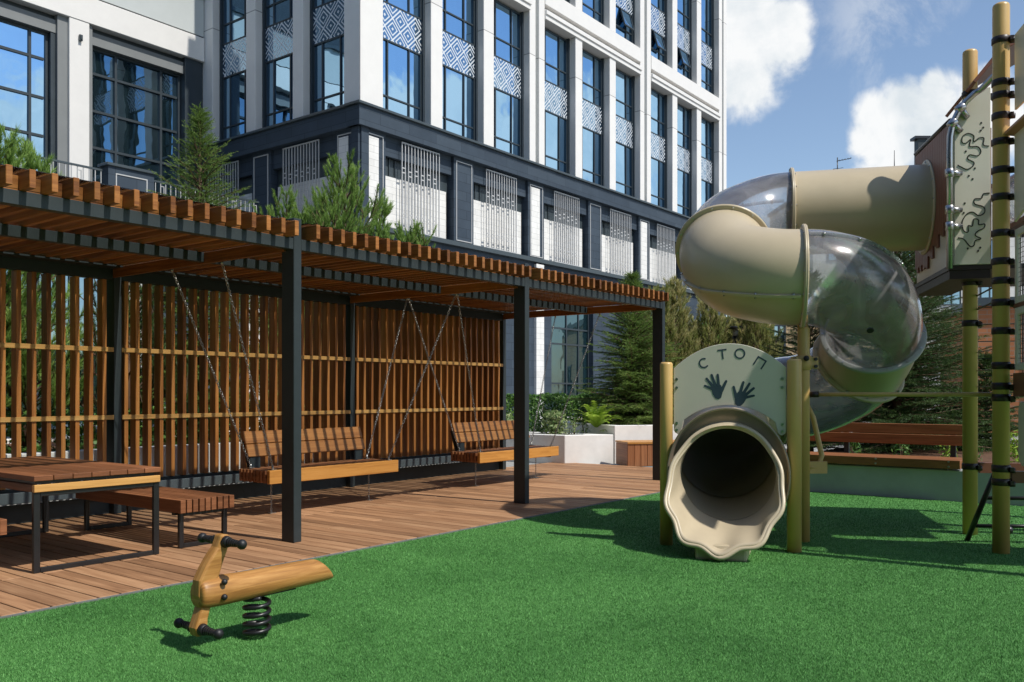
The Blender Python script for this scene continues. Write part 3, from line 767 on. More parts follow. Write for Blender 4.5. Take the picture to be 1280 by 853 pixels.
# slide path: straight out of the tower, one and a half turns down, straight out to the mouth
CL,CT_=2.610,8.082; RR=.65
def interp(x,xs,ys):
    n=len(xs); m=[0]*n
    d=[(ys[i+1]-ys[i])/(xs[i+1]-xs[i]) for i in range(n-1)]
    for i in range(n):
        if i==0: m[i]=0
        elif i==n-1: m[i]=d[-1]
        else: m[i]=0 if d[i-1]*d[i]<=0 else 2*d[i-1]*d[i]/(d[i-1]+d[i])
    for i in range(n-1):
        if x<=xs[i+1] or i==n-2:
            h=xs[i+1]-xs[i]; s=max(0,min(1,(x-xs[i])/h))
            return (2*s**3-3*s*s+1)*ys[i]+(s**3-2*s*s+s)*h*m[i]+(-2*s**3+3*s*s)*ys[i+1]+(s**3-s*s)*h*m[i+1]
ZK=([90,96,135,180,225,263,277,315,360,405,443,457,500,540],[3.02,3.018,2.88,2.57,2.31,2.227,2.222,2.10,1.75,1.38,1.215,1.195,1.06,.93])
def hel(p):
    a=R(p); lat,t=RV(RR*math.cos(a),RR*math.sin(a))
    return wxy(CL+lat,CT_+t,interp(p,*ZK))
TEND=wxy(3.976,8.42,3.02)
M0=(1.735,7.07)
P540=hel(540); PM=wxy(M0[0],M0[1],.60)
def straight(p,q,n): return [p.lerp(q,i/n) for i in range(n+1)]
dmouth=(PM-P540); 
TR=.405
def sweep(pts,r=TR,n=56):
    return MB().tube(pts,r,n,caps=False,rnd=.5)
def flange(p,t,parent,mt,w=.034,ro=.447,ri=.398,nb=14,bolts=True):
    t=t.normalized(); a=Vector((0,0,1)); u=(a-t*a.dot(t)).normalized(); v=t.cross(u)
    b=MB(); n=64; vs=[];fs=[]
    for (rad,off) in ((ri,-w/2),(ro-.008,-w/2),(ro,-w/2+.008),(ro,-.002),(ro-.004,0),(ro,.002),(ro,w/2-.008),(ro-.008,w/2),(ri,w/2)):
        for k in range(n):
            an=2*math.pi*k/n; vs.append(p+t*off+(u*math.cos(an)+v*math.sin(an))*rad)
    for i in range(8):
        for k in range(n): fs.append((i*n+k,i*n+(k+1)%n,(i+1)*n+(k+1)%n,(i+1)*n+k))
    b.add(vs,fs,None,.5,True)
    o=b.build('flange',mt,parent)
    if bolts:
        q=MB()
        for k in range(nb):
            an=2*math.pi*(k+.5)/nb; c=p+(u*math.cos(an)+v*math.sin(an))*(ro-.022)
            q.cyl(c-t*(w/2+.008),c+t*(w/2+.008),.009,n=8)
        q.build('bolts',Mt['chrome'],o)
    return o
def seam(p0,p1,ang,parent,mt,bolts=False):
    """joint rib along an elbow, at angle ang from straight up (towards the outside of the turn)"""
    b=MB(); q=MB(); m=28; prev=None; vs=[];fs=[]
    for i in range(m+1):
        p=p0+(p1-p0)*i/m; c=hel(p); t=(hel(p+.5)-hel(p-.5)).normalized()
        o=c-wxy(CL,CT_,c.z); o=(o-t*o.dot(t)).normalized(); up=t.cross(o); up=up if up.z>0 else -up
        d=up*math.cos(ang)+o*math.sin(ang); s=t.cross(d)
        for (rr,ww) in ((.398,-.012),(.432,-.012),(.432,.012),(.398,.012)): vs.append(c+d*rr+s*ww)
        if bolts and i%5==2: q.cyl(c+d*.42-s*.024,c+d*.42+s*.024,.010,n=8)
    for i in range(m):
        for k in range(4): fs.append((i*4+k,i*4+(k+1)%4,i*4+4+(k+1)%4,i*4+4+k))
    b.add(vs,fs,None,.5,False); o=b.build('seam_rib',mt,parent)
    if bolts: q.build('bolts',Mt['chrome'],o)
SL=thing('tube_slide','beige and clear spiral tube slide with a scalloped mouth under a sage stop panel','slide',tuple(wxy(CL,CT_,0)))
SL_inv=Matrix.Translation(wxy(CL,CT_,0)).inverted()
_b2=MB.build
def build3(self,name,mt,parent=None,bevel=0,M=None,seg=1):
    if parent is not None and not isinstance(parent,FaceParent):
        root=parent
        while root.parent: root=root.parent
        if root is SL and M is None:
            # points are given in plan coordinates; keep them relative to the slide's base
            self.v=[tuple(SL_inv@Vector(p)) for p in self.v]
    return _b2(self,name,mt,parent,bevel,M,seg)
MB.build=build3
J=[90,178,270,357,387,472]
B90=hel(90)
sweep(straight(TEND,B90,6)).build('tube_section',Mt['beige'],SL)
mats=['clear','beige','clear','beige','clear']
for i in range(5):
    pts=[hel(J[i]+(J[i+1]-J[i])*k/30) for k in range(31)]
    o=sweep(pts).build('tube_section' if mats[i]=='beige' else 'clear_section',Mt[mats[i]],SL)
# last elbow and straight run to the mouth
pts=[hel(472+68*k/20) for k in range(21)]; e0=pts[-1]
pe=PM+(P540-PM).normalized()*.0
for k in range(1,9): pts.append(e0.lerp(pe,k/8))
sweep(pts,[TR]*len(pts)).build('tube_section',Mt['beige'],SL)
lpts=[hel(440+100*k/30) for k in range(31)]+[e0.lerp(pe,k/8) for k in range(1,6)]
sweep(lpts,TR-.012).build('tube_shade_sleeve',Mt['lining'],SL)  # added sleeve: the exit tube's inner shade is put into its colour
def tang(p): return hel(p+.5)-hel(p-.5)
flange(TEND-(TEND-B90).normalized()*.02,TEND-B90,SL,Mt['beige'])
flange(B90,TEND-B90,SL,Mt['beige'])
for p in J[1:]: flange(hel(p),tang(p),SL,Mt['beige'] if p!=357 else Mt['grille'])
seam(180,268,R(118),SL,Mt['beige'],True); seam(272,355,R(38),SL,Mt['clear'],True); seam(92,176,R(60),SL,Mt['clear'],True); seam(360,385,R(95),SL,Mt['beige'])
seam(400,470,R(118),SL,Mt['clear'],True)
# drain grommets
for p,an in ((318,150),(440,120)):
    c=hel(p); t=tang(p).normalized(); o=c-wxy(CL,CT_,c.z); o.normalize(); up=t.cross(o); up=up if up.z>0 else -up
    d=up*math.cos(R(an))+o*math.sin(R(an))
    q=MB(); q.cyl(c+d*.395,c+d*.415,.028,n=16); q.build('drain_grommet',Mt['rubber'],SL)
# --- scalloped mouth
PL=Vector(wxy(1.27,7.24,0)); PR=Vector(wxy(2.217,6.91,0))
pdir=(PR-PL).normalized(); pn=Vector((pdir.y,-pdir.x,0))        # pn points out of the mouth
if pn.dot(-Vector((ST,CT,0)))<0: pn=-pn
mc=wxy(M0[0],M0[1],0)
def rim(a,s):
    """s 0 at the tube end, 1 at the lip"""
    low=(1-math.cos(a))/2
    sc=math.cos(10*a)
    w_=(.001+.021*low**1.6)*max(0,(s-.25)/.75)
    rx=.400+(.006+.072*low**1.3)*s**1.5+w_*sc; rz=.400+(.030+.040*low)*s**1.5+w_*sc
    fw=(.05+.58*low**1.25)*s
    zc=.60-.035*s-.04*s*low
    return mc+pdir*(rx*math.sin(a))+Vector((0,0,zc+rz*math.cos(a)))+pn*(fw+.012*sc*s*low)
n=108; m=16; vs=[];fs=[]
for i in range(m+1):
    s=i/m
    for k in range(n): vs.append(rim(2*math.pi*k/n,s))
for i in range(m):
    for k in range(n): fs.append((i*n+k,i*n+(k+1)%n,(i+1)*n+(k+1)%n,(i+1)*n+k))
mo=MB().add(vs,fs,None,.5,True).build('mouth',Mt['mouth'],SL)
so=mo.modifiers.new('t','SOLIDIFY'); so.thickness=.03; so.offset=1
MB().tube([rim(2*math.pi*k/n,1.0) for k in range(n)],.017,10,False,True,rnd=.5).build('rolled_lip',Mt['mouth'],mo)
# collar behind the lip
cc=mc+Vector((0,0,.590)); b=MB(); vs=[];fs=[]; n=80
for (rad,off) in ((.43,-.03),(.545,-.03),(.548,.05),(.540,.062),(.528,.05),(.515,.0),(.43,-.005)):
    for k in range(n):
        a=2*math.pi*k/n; vs.append(cc+pdir*(rad*.885*math.sin(a))+Vector((0,0,rad*math.cos(a)*.99))+pn*off)
for i in range(6):
    for k in range(n): fs.append((i*n+k,i*n+(k+1)%n,(i+1)*n+(k+1)%n,(i+1)*n+k))
b.add(vs,fs,None,.5,True).build('collar',Mt['collar'],SL)
# foot block
fb=MB(); f0=mc+pn*.36
Mf=Matrix(((pdir.x,pn.x,0,f0.x),(pdir.y,pn.y,0,f0.y),(0,0,1,0),(0,0,0,1)))
fb.box(-.19,.19,-.22,.20,-.005,.115,Mf); fb.build('foot_block',Mt['beige'],SL,.02,None,2)
def post_round(p,z,r,parent,name='post',mt='post'):
    b=MB(); b.tube([(p.x,p.y,-.005),(p.x,p.y,z-.02),(p.x,p.y,z-.008),(p.x,p.y,z)],[r,r,r*.93,r*.75],24)
    return b.build(name,Mt[mt],parent)
post_round(PL,1.50,.052,SL); post_round(PR,1.515,.056,SL)
P3=wxy(2.449,7.39,0)
post_round(P3,1.80,.050,SL,'support_post')
# bracket from the support post to the elbow flange
b=MB(); f270=hel(270)
b.bar((P3.x,P3.y,1.56),f270+Vector((0,0,-.30)),.085,.03); b.bar((P3.x,P3.y,1.74),f270+Vector((0,0,-.40)),.07,.05)
q=P3+Vector((0,0,1.50)); rdir=Vector((CT,-ST,0)); fdir=Vector((ST,CT,0))
b.cyl(q+Vector((0,0,-.06)),q+Vector((0,0,.06)),.060,n=20); b.bar(q-rdir*.115-fdir*.02,q+rdir*.115-fdir*.02,.02,.10)
o=b.build('support_bracket',Mt['post'],SL,.004)
b=MB()
for sx in (-1,1):
    for sz in (-1,1): c=q+rdir*(sx*.088)-fdir*.032+Vector((0,0,sz*.03)); b.cyl(c,c-fdir*.022,.014,n=10)
b.sphere(q-fdir*.07+Vector((0,0,.035)),.024,12,8); b.build('bolts',Mt['rubber'],o)
# strap carrying the lowest bend
s0=P3+Vector((0,0,.62)); b=MB(); lowc=hel(462)
b.tube([s0,s0+rdir*.13+fdir*.02,s0+rdir*.17+fdir*.05+Vector((0,0,.10)),s0+rdir*.10+fdir*.06+Vector((0,0,.42)),s0+rdir*.03+fdir*.06+Vector((0,0,.56))],[.022]*5,8)
b.bar(s0-rdir*.02,s0+rdir*.20+fdir*.02,.03,.10); b.build('strap',Mt['post'],SL)
# --- stop panel
LP=(PR-PL).length
Mp=Matrix(((pdir.x,-pn.x,0,PL.x),(pdir.y,-pn.y,0,PL.y),(0,0,1,0),(0,0,0,1)))      # local x along panel, y inward, z up
xc=(mc-PL).dot(pdir); ol=[]
x0,x1=.060,LP-.060
cut=.56
def arc(cx,cz,r,a0,a1,n): return [(cx+r*math.cos(R(a0+(a1-a0)*i/n)),cz+r*math.sin(R(a0+(a1-a0)*i/n))) for i in range(n+1)]
top=[]
for i in range(25):
    x=x1+(x0-x1)*i/24; q_=(x-(x0+x1)/2)/((x1-x0)/2); top.append((x,1.645-.185*q_*q_-.012*q_**4))
zc=.590
def zcut(x): return zc+math.sqrt(max(0,cut**2-(x-xc)**2))
bot=[]
lx0,lx1=x0+.085,x1-.085
for i in range(25): x=lx0+(lx1-lx0)*i/24; bot.append((x,zcut(x)))
zl=.915
outl=[(x0,zl+.03),(x0+.012,zl+.008),(x0+.035,zl-.005),(x0+.06,zl+.01)]+bot+[(x1-.06,zl+.01),(x1-.035,zl-.005),(x1-.012,zl+.008),(x1,zl+.03)]+top
sp=MB().prism(outl,Mp@Matrix.Translation((0,-.004,0)),.018,.5).build('stop_panel',Mt['sage'],SL,.003)
def strokes(b,M,lines,w,th=.0016,y=-.0058):
    for (a,c,ww) in [(l+(w,))[:3] if len(l)==2 else l for l in lines]:
        a=Vector((a[0],a[1]));c=Vector((c[0],c[1])); d=(c-a); L_=d.length
        if L_<1e-6: continue
        d/=L_; nn=Vector((-d.y,d.x))*ww/2; e=d*ww*.0
        p=[a-e-nn,c+e-nn,c+e+nn,a-e+nn]
        b.prism([(q.x,q.y) for q in p],M@Matrix.Translation((0,y,0)),th,.5)
def capsule(b,M,a,c,r0,r1,y,th=.0016):
    a=Vector(a);c=Vector(c);d=(c-a).normalized(); an=math.atan2(d.y,d.x)
    pl=[(a.x+r0*math.cos(an+math.pi/2+math.pi*i/8),a.y+r0*math.sin(an+math.pi/2+math.pi*i/8)) for i in range(9)]+[(c.x+r1*math.cos(an-math.pi/2+math.pi*i/8),c.y+r1*math.sin(an-math.pi/2+math.pi*i/8)) for i in range(9)]
    b.prism(pl,M@Matrix.Translation((0,y,0)),th,.5)
def ringpoly(b,M,cx,cz,r,w,a0,a1,n=28):
    for i in range(n):
        A=R(a0+(a1-a0)*i/n); B_=R(a0+(a1-a0)*(i+1)/n+.4)
        p=[((r-w/2)*math.cos(A),(r-w/2)*math.sin(A)),((r+w/2)*math.cos(A),(r+w/2)*math.sin(A)),((r+w/2)*math.cos(B_),(r+w/2)*math.sin(B_)),((r-w/2)*math.cos(B_),(r-w/2)*math.sin(B_))]
        if a1<a0: p=p[::-1]
        b.prism([(cx+q,cz+s) for q,s in p],M@Matrix.Translation((0,-.0058,0)),.0016,.5)
def glyph(kind,x,z,rot,parent):
    G_=Mp@Matrix.Translation((x,0,z))@Matrix.Rotation(R(rot),4,'Y')
    b=MB(); h=.040; w=.0115
    if kind=='c': ringpoly(b,G_,0,0,h-.004,w,50,310)
    if kind=='o': ringpoly(b,G_,0,0,h-.003,w,0,360,36)
    if kind=='t': strokes(b,G_,[((-.036,h-.006),(.036,h-.006)),((0,-h),(0,h-.0121))],w)
    if kind=='p': strokes(b,G_,[((-.0345,-h),(-.0345,h)),((.0345,-h),(.0345,h)),((-.0287,h-.006),(.0287,h-.006))],w)
    b.build('letter',Mt['mark'],sp)
def ppx(x,y):      # place on the panel measured off the photo, as panel metres
    return None
glyph('c',.305,1.490,-18,SL); glyph('t',.452,1.560,-7,SL); glyph('o',.588,1.562,6,SL); glyph('p',.742,1.488,32,SL)
def hand(cx,cz,rot,mir):
    G_=Mp@Matrix.Translation((cx,0,cz))@Matrix.Rotation(R(rot),4,'Y')@Matrix.Diagonal((mir,1,1,1))
    b=MB()
    pl=[(-.036,-.035),(-.022,-.068),(.0,-.080),(.025,-.070),(.041,-.036),(.046,.0),(.040,.030),(.010,.044),(-.022,.040),(-.042,.018)]
    if mir<0: pl=pl[::-1]
    b.prism(pl,G_@Matrix.Translation((0,-.0058,0)),.0016,.5)
    y0=-.0059
    for i,(a,c,r0,r1) in enumerate((((-.036,.012),(-.085,.046),.0115,.0085),((-.026,.032),(-.062,.100),.0125,.0092),((-.004,.036),(-.018,.122),.0128,.0092),((.022,.034),(.030,.115),.0122,.009),((.036,-.018),(.086,.052),.0140,.0095))):
        capsule(b,G_,a,c,r0,r1,y0-.0002*i)
    b.build('hand_mark',Mt['mark'],sp)
hand(.405,1.275,-10,1); hand(.600,1.215,22,-1)
for x in (x0+.025,x1-.03):
    b=MB()
    for z in (1.36,1.29,1.0,.945):
        c=Mp@Vector((x,-.004,z)); b.cyl(c,c+pn*.008,.011,n=12)
    b.build('screws',Mt['chrome'],sp)
# ================================================================== PLAY TOWER
OT=(3.755,7.5); ox,oy=W(*OT)
TW=thing('play_tower','tall play tower on mustard posts with cream panels and red brown roofs, right edge','play tower',(ox,oy,0),-math.atan2(ST,CT)-PSI)
# local x = a (right), y = b (away)
def lp(a,b_,z,r,name='post'):
    q=MB(); q.tube([(a,b_,-.005),(a,b_,z-.025),(a,b_,z-.01),(a,b_,z)],[r,r,r*.94,r*.72],24); return q.build(name,Mt['post'],TW)
PFa,PFb=.205,-.61; PBa,PBb=.218,.327
pf=lp(PFa,PFb,4.28,.061); pb=lp(PBa,PBb,4.27,.061)
lp(1.75,PBb,4.27,.061); lp(PFa+.09,-1.56,4.2,.061); lp(1.75,1.35,2.31,.055)
def clamp(p,a,b_,z):
    q=MB(); q.tube([(a,b_,z-.028),(a,b_,z-.022),(a,b_,z+.022),(a,b_,z+.028)],[.062,.068,.068,.062],20,caps=False)
    q.cyl((a+.05,b_-.045,z-.012),(a+.085,b_-.05,z-.012),.022,n=10); q.box(a+.045,a+.07,b_-.075,b_-.045,z-.018,z+.014)
    q.build('clamp',Mt['clamp'],p)
for z in (3.99,3.66,3.56,3.40,3.20,2.98,2.77,2.49,2.27,2.12,1.95,1.73,1.30,1.21,.66,.555,1.46): clamp(pf,PFa,PFb,z)
for z in (3.88,3.81,2.22,1.86,.60): clamp(pb,PBa,PBb,z)
# cantilevered box that the tube leaves from
MB().box(-.03,1.7,.0,1.42,2.295,2.335).build('floor',Mt['clamp'],TW)
MB().box(-.02,.30,.02,1.4,2.22,2.294).build('floor_joists',Mt['clamp'],TW)
def topz(a): return 3.56+.27*math.sin(min(1,max(0,a/.30))*math.pi/2)
ol=[(0.012,2.336),(.292,2.336)]+[(.292-.28*i/10,topz(.292-.28*i/10)) for i in range(11)]
cp=MB().prism(ol,Matrix.Translation((0,-.010,0)),.018,.5).build('maze_panel',Mt['cream'],TW,.003)
def squig(pts,M,parent,r=.0048):
    # Catmull-Rom through points on the panel
    P_=[pts[0]]+pts+[pts[-1]]; out_=[]
    for i in range(1,len(P_)-2):
        for k in range(6):
            t=k/6; p0,p1,p2,p3=[Vector(q) for q in P_[i-1:i+3]]
            out_.append(.5*((2*p1)+(p2-p0)*t+(2*p0-5*p1+4*p2-p3)*t*t+(3*p1-p0-3*p2+p3)*t**3))
    out_.append(Vector(pts[-1]))
    b=MB(); b.tube([M@Vector((p.x,-.0105,p.y)) for p in out_],r,6,rnd=.5); b.build('maze_groove',Mt['groove'],parent)
def mz(px,py): return (.012+(px-185)/143*.280, 2.336+(709-py)/143*.280*1.035)
squig([mz(*p) for p in ((322,218),(300,212),(302,184),(284,182),(262,196),(262,172),(240,160),(218,172),(216,196),(232,200),(250,186),(246,214),(278,218),(290,240),(276,256),(246,250),(238,266),(262,282),(258,298),(236,310),(214,300),(198,290))],Matrix.Identity(4),cp)
squig([mz(*p) for p in ((325,414),(300,416),(292,434),(266,436),(266,456),(300,470),(304,494),(282,506),(258,490),(234,498),(216,530),(222,566),(240,572),(240,546),(256,548),(262,520),(280,524),(282,544),(304,542),(302,558),(276,572),(268,588),(290,602),(268,610),(262,630),(246,632),(222,602),(200,595))],Matrix.Identity(4),cp)
for p in ((291,120),(299,140),(289,152),(230,235),(266,308),(242,338),(257,352),(226,452),(222,492),(238,642),(287,640),(279,653)):
    a,z=mz(*p); MB().cyl((a,-.0105,z),(a,-.013,z),.0085,n=10).build('maze_hole',Mt['groove'],cp)
# side the tube passes through: red-brown boarding stepped along its foot, cream board behind
ol=[(1.41,2.336),(.0,2.336),(.0,3.57),(1.41,3.63)]
Mside=Matrix(((0,1,0,-.002),(1,0,0,0),(0,0,1,0),(0,0,0,1)))
MB().prism(ol[::-1],Mside,.016,.5).build('side_panel',Mt['cream'],TW)
b=MB(); nbd=20
for k in range(nbd):
    y0=.02+k*1.38/nbd; y1=y0+1.38/nbd-.004
    zb=2.74-.30*min(1,(k/nbd)*1.5)+.045*((k*7)%3-1)
    if k>13: zb=2.44+.05*((k)%2)
    b.box(-.022,-.0025,y0,y1,zb,3.555+.07*(y0/1.4))
b.build('brown_boarding',Mt['brown'],TW,.002)
b=MB(); b.tube([(-.012,0.02,3.575),(-.012,.7,3.615),(-.012,1.41,3.655)],.022,8); b.build('edge_trim',Mt['clamp'],TW)
# steel pipe rail round the box corner
pp=[(-.035,-.05,2.30),(-.035,-.05,3.30),(-.032,-.05,3.42),(-.012,-.05,3.53),(.03,-.05,3.62),(.09,-.055,3.705),(.155,-.07,3.765),(.20,-.09,3.79),(.215,-.45,3.79)]
pi=MB().tube(pp,.026,14).build('steel_pipe',Mt['chrome'],TW)
for (a,z,rot) in ((-.035,3.11,0),(-.035,2.80,0),(-.035,2.66,0),(-.012,3.53,40),(.05,3.655,50)):
    q=MB(); Mq=Matrix.Translation((a,-.05,z))@Matrix.Rotation(R(rot),4,'Y')
    q.tube([Mq@Vector((0,0,-.038)),Mq@Vector((0,0,-.03)),Mq@Vector((0,0,.03)),Mq@Vector((0,0,.038))],[.028,.037,.037,.028],16); q.cyl(Mq@Vector((.0,0,0)),Mq@Vector((.10,.03,0)),.028,.022,n=10); q.build('pipe_clamp',Mt['chrome'],pi)
b=MB(); b.box(.295,.315,.05,1.40,2.336,3.5)
b.build('inner_panel',Mt['brown'],TW)
# clear bubble window behind the front post
b=MB(); b.sphere((.56,-.05,2.86),.24,24,16); b.build('bubble_window',Mt['clear'],TW)
# roofs
def slab(pts,th,name,mt):
    q=MB(); n_=Vector((pts[1][0]-pts[0][0],pts[1][1]-pts[0][1],pts[1][2]-pts[0][2])).cross(Vector((pts[2][0]-pts[0][0],pts[2][1]-pts[0][1],pts[2][2]-pts[0][2]))).normalized()*th
    vs=[Vector(p) for p in pts]+[Vector(p)+n_ for p in pts]; k=len(pts)
    fs=[tuple(reversed(range(k))),tuple(range(k,2*k))]+[(i,(i+1)%k,k+(i+1)%k,k+i) for i in range(k)]
    return q.add(vs,fs,None,.5).build(name,mt,TW,.004)
slab([(.163,.02,3.90),(.163,1.0,3.90),(.36,1.0,4.15),(.36,.02,4.15)],.03,'roof_panel',Mt['brown'])
slab([(.361,.02,4.15),(.361,1.0,4.15),(1.0,1.0,4.50),(1.0,.02,4.50)],.03,'roof_panel',Mt['brown'])
slab([(1.9,1.0,3.9),(1.9,.02,3.9),(1.001,.02,4.50),(1.001,1.0,4.50)],.03,'roof_panel',Mt['brown'])
b=MB(); b.tube([(PFa,PFb-.02,3.99),(1.0,PFb-.02,3.99),(1.75,PFb-.02,3.99)],.03,10); b.tube([(PBa,PBb,3.85),(1.75,PBb,3.85)],.03,10); b.build('roof_bearer',Mt['clamp'],TW)
# panels running towards the viewer from the front post
SA=.275
MB().box(SA,SA+.018,-1.95,-.695,3.42,4.0).build('high_panel',Mt['cream'],TW,.003)
slab([(SA-.06,-1.45,3.27),(SA-.06,-.66,3.27),(SA+.9,-.66,3.10),(SA+.9,-1.45,3.10)],.03,'tan_ledge',Mt['brown_deck'])
pl=[(-1.42,2.66),(-1.35,2.66),(-1.28,2.74),(-1.20,2.83),(-1.12,2.78),(-1.04,2.84),(-.98,2.71),(-.93,2.62),(-.69,2.56),(-.69,3.255),(-1.42,3.255)]
Mside2=Matrix(((0,1,0,SA),(1,0,0,0),(0,0,1,0),(0,0,0,1)))
MB().prism(pl[::-1],Mside2,.018,.5).build('cut_out_panel',Mt['cream'],TW,.003)
for (z0,z1) in ((1.93,2.50),(1.42,1.90)):
    f=MB(); y0,y1=-1.42,-.70; w=.055
    f.box(SA,SA+.03,y0,y0+w,z0,z1); f.box(SA,SA+.03,y1-w,y1,z0,z1); f.box(SA+.001,SA+.029,y0+w+.001,y1-w-.001,z0,z0+w); f.box(SA+.001,SA+.029,y0+w+.001,y1-w-.001,z1-w,z1)
    fo=f.build('net_frame',Mt['cream'],TW,.004)
    q=MB()
    k=y0+w
    while k<y1-w: q.cyl((SA+.015,k,z0+w),(SA+.015,k,z1-w),.0022,n=4,caps=False); k+=.036
    k=z0+w
    while k<z1-w: q.cyl((SA+.012,y0+w,k),(SA+.012,y1-w,k),.0022,n=4,caps=False); k+=.036
    q.build('wire_mesh',Mt['black'],fo)
MB().box(SA,1.7,-1.45,-.66,1.90,1.93).build('landing',Mt['brown'],TW)
MB().box(SA,1.7,-1.45,-.66,1.22,1.40).build('landing',Mt['brown'],TW)
MB().box(SA+.12,1.7,-.66,.30,2.60,2.64).build('landing',Mt['brown'],TW)
pl=[(-1.42,.70),(-.86,.70),(-.80,.74),(-.78,.80),(-.78,1.12),(-.82,1.18),(-1.42,1.18)]
MB().prism(pl[::-1],Mside2,.018,.5).build('low_panel',Mt['sage'],TW,.003)
MB().box(PFa+.07,1.7,PFb-.03,PFb+.03,.55,.64).build('low_beam',Mt['brown'],TW); MB().box(PBa+.07,1.7,PBb-.03,PBb+.03,.545,.635).build('low_beam',Mt['brown'],TW)
# rope net between the two posts and beyond
b=MB()
for z in (1.98,2.10,1.6,1.44,1.3):
    b.cyl((PBa+.05,PBb-.02,z),(PFa-.0,PFb+.07,z),.008 if z in(1.98,2.10) else .004,n=6,caps=False); 
for z in (2.0,1.85,1.7,1.55,1.4,1.25): b.cyl((PBa+.06,PBb,z),(1.7,PBb,z),.004,n=5,caps=False)
for k in range(9): b.cyl((PBa+.06+k*.18,PBb,1.22),(PBa+.06+k*.18,PBb,2.2),.004,n=5,caps=False)
b.build('rope_net',Mt['black'],TW)
# black climbing ladder leaning behind the front post
b=MB(); b.tube([(.10,-.05,.0),(.24,-.35,.62)],.022,8); b.tube([(.10+.85,.1,.0),(.24+.85,-.2,.62)],.022,8)
for f_ in (.22,.62): b.tube([(.10+.14*f_,-.05-.30*f_,.62*f_),(.95+.14*f_,.10-.30*f_,.62*f_)],.016,8)
b.sphere((.40,-.12,.11),.035,10,6); b.sphere((.55,-.10,.11),.035,10,6)
b.build('step_ladder',Mt['black'],TW)
# mustard bar from the slide's support post to the front tower post
b=MB(); inv=(Matrix.Translation((ox,oy,0))@Matrix.Rotation(-math.atan2(ST,CT)-PSI,4,'Z')).inverted()
q3=inv@Vector((P3.x,P3.y,1.235)); qd=Vector((PFa,PFb,1.235))-q3; qd.normalize()
ba=MB().cyl(q3+qd*.055,Vector((PFa,PFb,1.235))-qd*.066,.017,n=12).build('guard_bar',Mt['post'],TW)
b.cyl(q3+qd*.052,q3+qd*.12,.026,n=12); b.build('bar_socket',Mt['clamp'],ba)
# pole lamp on the roof terrace far behind (dark post with a head)
x_,y_=W(28.0,60.3)
lpst=thing('rooftop_lamp','dark square post with a flat head above the tower side panel, against the cloud','post',(x_,y_,15.46),RC)
MB().box(-.3,.3,-.3,.3,-.01,3.1).build('pole',Mt['steel'],lpst); MB().box(-.55,.75,-.4,.4,3.101,3.28).build('lamp_head',Mt['black'],lpst)

# ================================================================== WALLS, PLANTERS, LONG BENCH
RW=thing('retaining_wall','low grey retaining wall behind the turf carrying the long bench','wall',(WALLU,0,0))
MB().box(.0,.24,-9,4.55,-.02,.36).build('wall',Mt['grey_wall'],RW,.01)
LB=thing('long_bench','long brown plank bench with a two board backrest mounted on the retaining wall','bench',(WALLU,2.02,0))
b=MB(); b.box(-.06,.10,0,2.75,.375,.475); b.build('front_board',Mt['bench_wood'],LB,.004)
b=MB()
for k in range(3): b.box(.104+k*.118,.104+k*.118+.112,.0,2.75,.435,.477)
b.build('seat',Mt['bench_wood'],LB,.004)
b=MB()
for k in range(2): b.box(.47+.02*k,.50+.02*k,-.02,2.95,.615+k*.128,.615+k*.128+.122)
b.build('backrest',Mt['bench_wood'],LB,.004)
for y in (.15,1.4,2.6): MB().box(.501,.54,y,y+.06,.34,.86).build('back_support',Mt['steel'],LB); MB().box(.02,.42,y,y+.05,.361,.374).build('seat_support',Mt['steel'],LB)
b=MB()
for y in (.12,.92,1.75,2.55): 
    for z in (.40,.455): b.cyl((-.06,y,z),(-.066,y,z),.012,n=10)
b.build('bolts',Mt['chrome'],LB)
tag(MB().box(WALLU+.25,WALLU+6.5,-9,4.5,-.02,.34).build('planting_soil',Mt['soil']),None,None,None,'structure')
# white planters beyond the deck end
def planter(name,label,poly,h,mt=Mt['concrete'],soil=.06,wt=.16):
    c=Vector((sum(p[0] for p in poly)/len(poly),sum(p[1] for p in poly)/len(poly)))
    P_=thing(name,label,'planter',(c.x,c.y,0))
    pl=[Vector(p)-c for p in poly]; n=len(pl); vs=[];fs=[]
    ins=[]
    for i in range(n):
        a,b_,d=pl[i-1],pl[i],pl[(i+1)%n]
        t1=(b_-a).normalized();t2=(d-b_).normalized(); n1=Vector((-t1.y,t1.x));n2=Vector((-t2.y,t2.x))
        bis=(n1+n2).normalized(); ins.append(b_+bis*(wt/max(.3,bis.dot(n1))))
    for z,ps in ((-.02,pl),(h,pl),(h,ins),(h-soil-.04,ins)):
        vs+=[(p.x,p.y,z) for p in ps]
    for r in range(3):
        for i in range(n): fs.append((r*n+i,r*n+(i+1)%n,(r+1)*n+(i+1)%n,(r+1)*n+i))
    MB().add(vs,fs,None,.5).build('wall',mt,P_,.008)
    MB().add([(p.x,p.y,h-soil) for p in ins],[tuple(range(n))],None,.5).build('soil',Mt['soil'],P_)
    return P_
A0=Vector(W(.927,15.45)); A1=Vector(W(2.55,15.98)); A2=Vector(W(3.4,17.8)); vdir=Vector((0,1))
planter('white_planter','low white planter with mulch and small plants at the far end of the deck',[A0,A0+(A1-A0)*.55,A0+(A1-A0)*.55+Vector((0,2.0)),A0+Vector((0,2.6))][::1],.50)
B0=Vector(W(1.62,16.6)); B1=Vector(W(4.2,16.2))
planter('raised_planter','taller white planter holding the fern and the far spruce, behind the low planter',[A0+(A1-A0)*.56,A0+(A1-A0)*2.3,Vector(W(6.2,20.5)),Vector(W(1.3,21.5)),Vector(W(1.0,17.6))],.66)
planter('screen_planter','long white planter wall just behind the slatted screen, full of pines',[(-2,9.22),(11.6,9.22),(11.6,12.4),(-2,12.4)],.64)
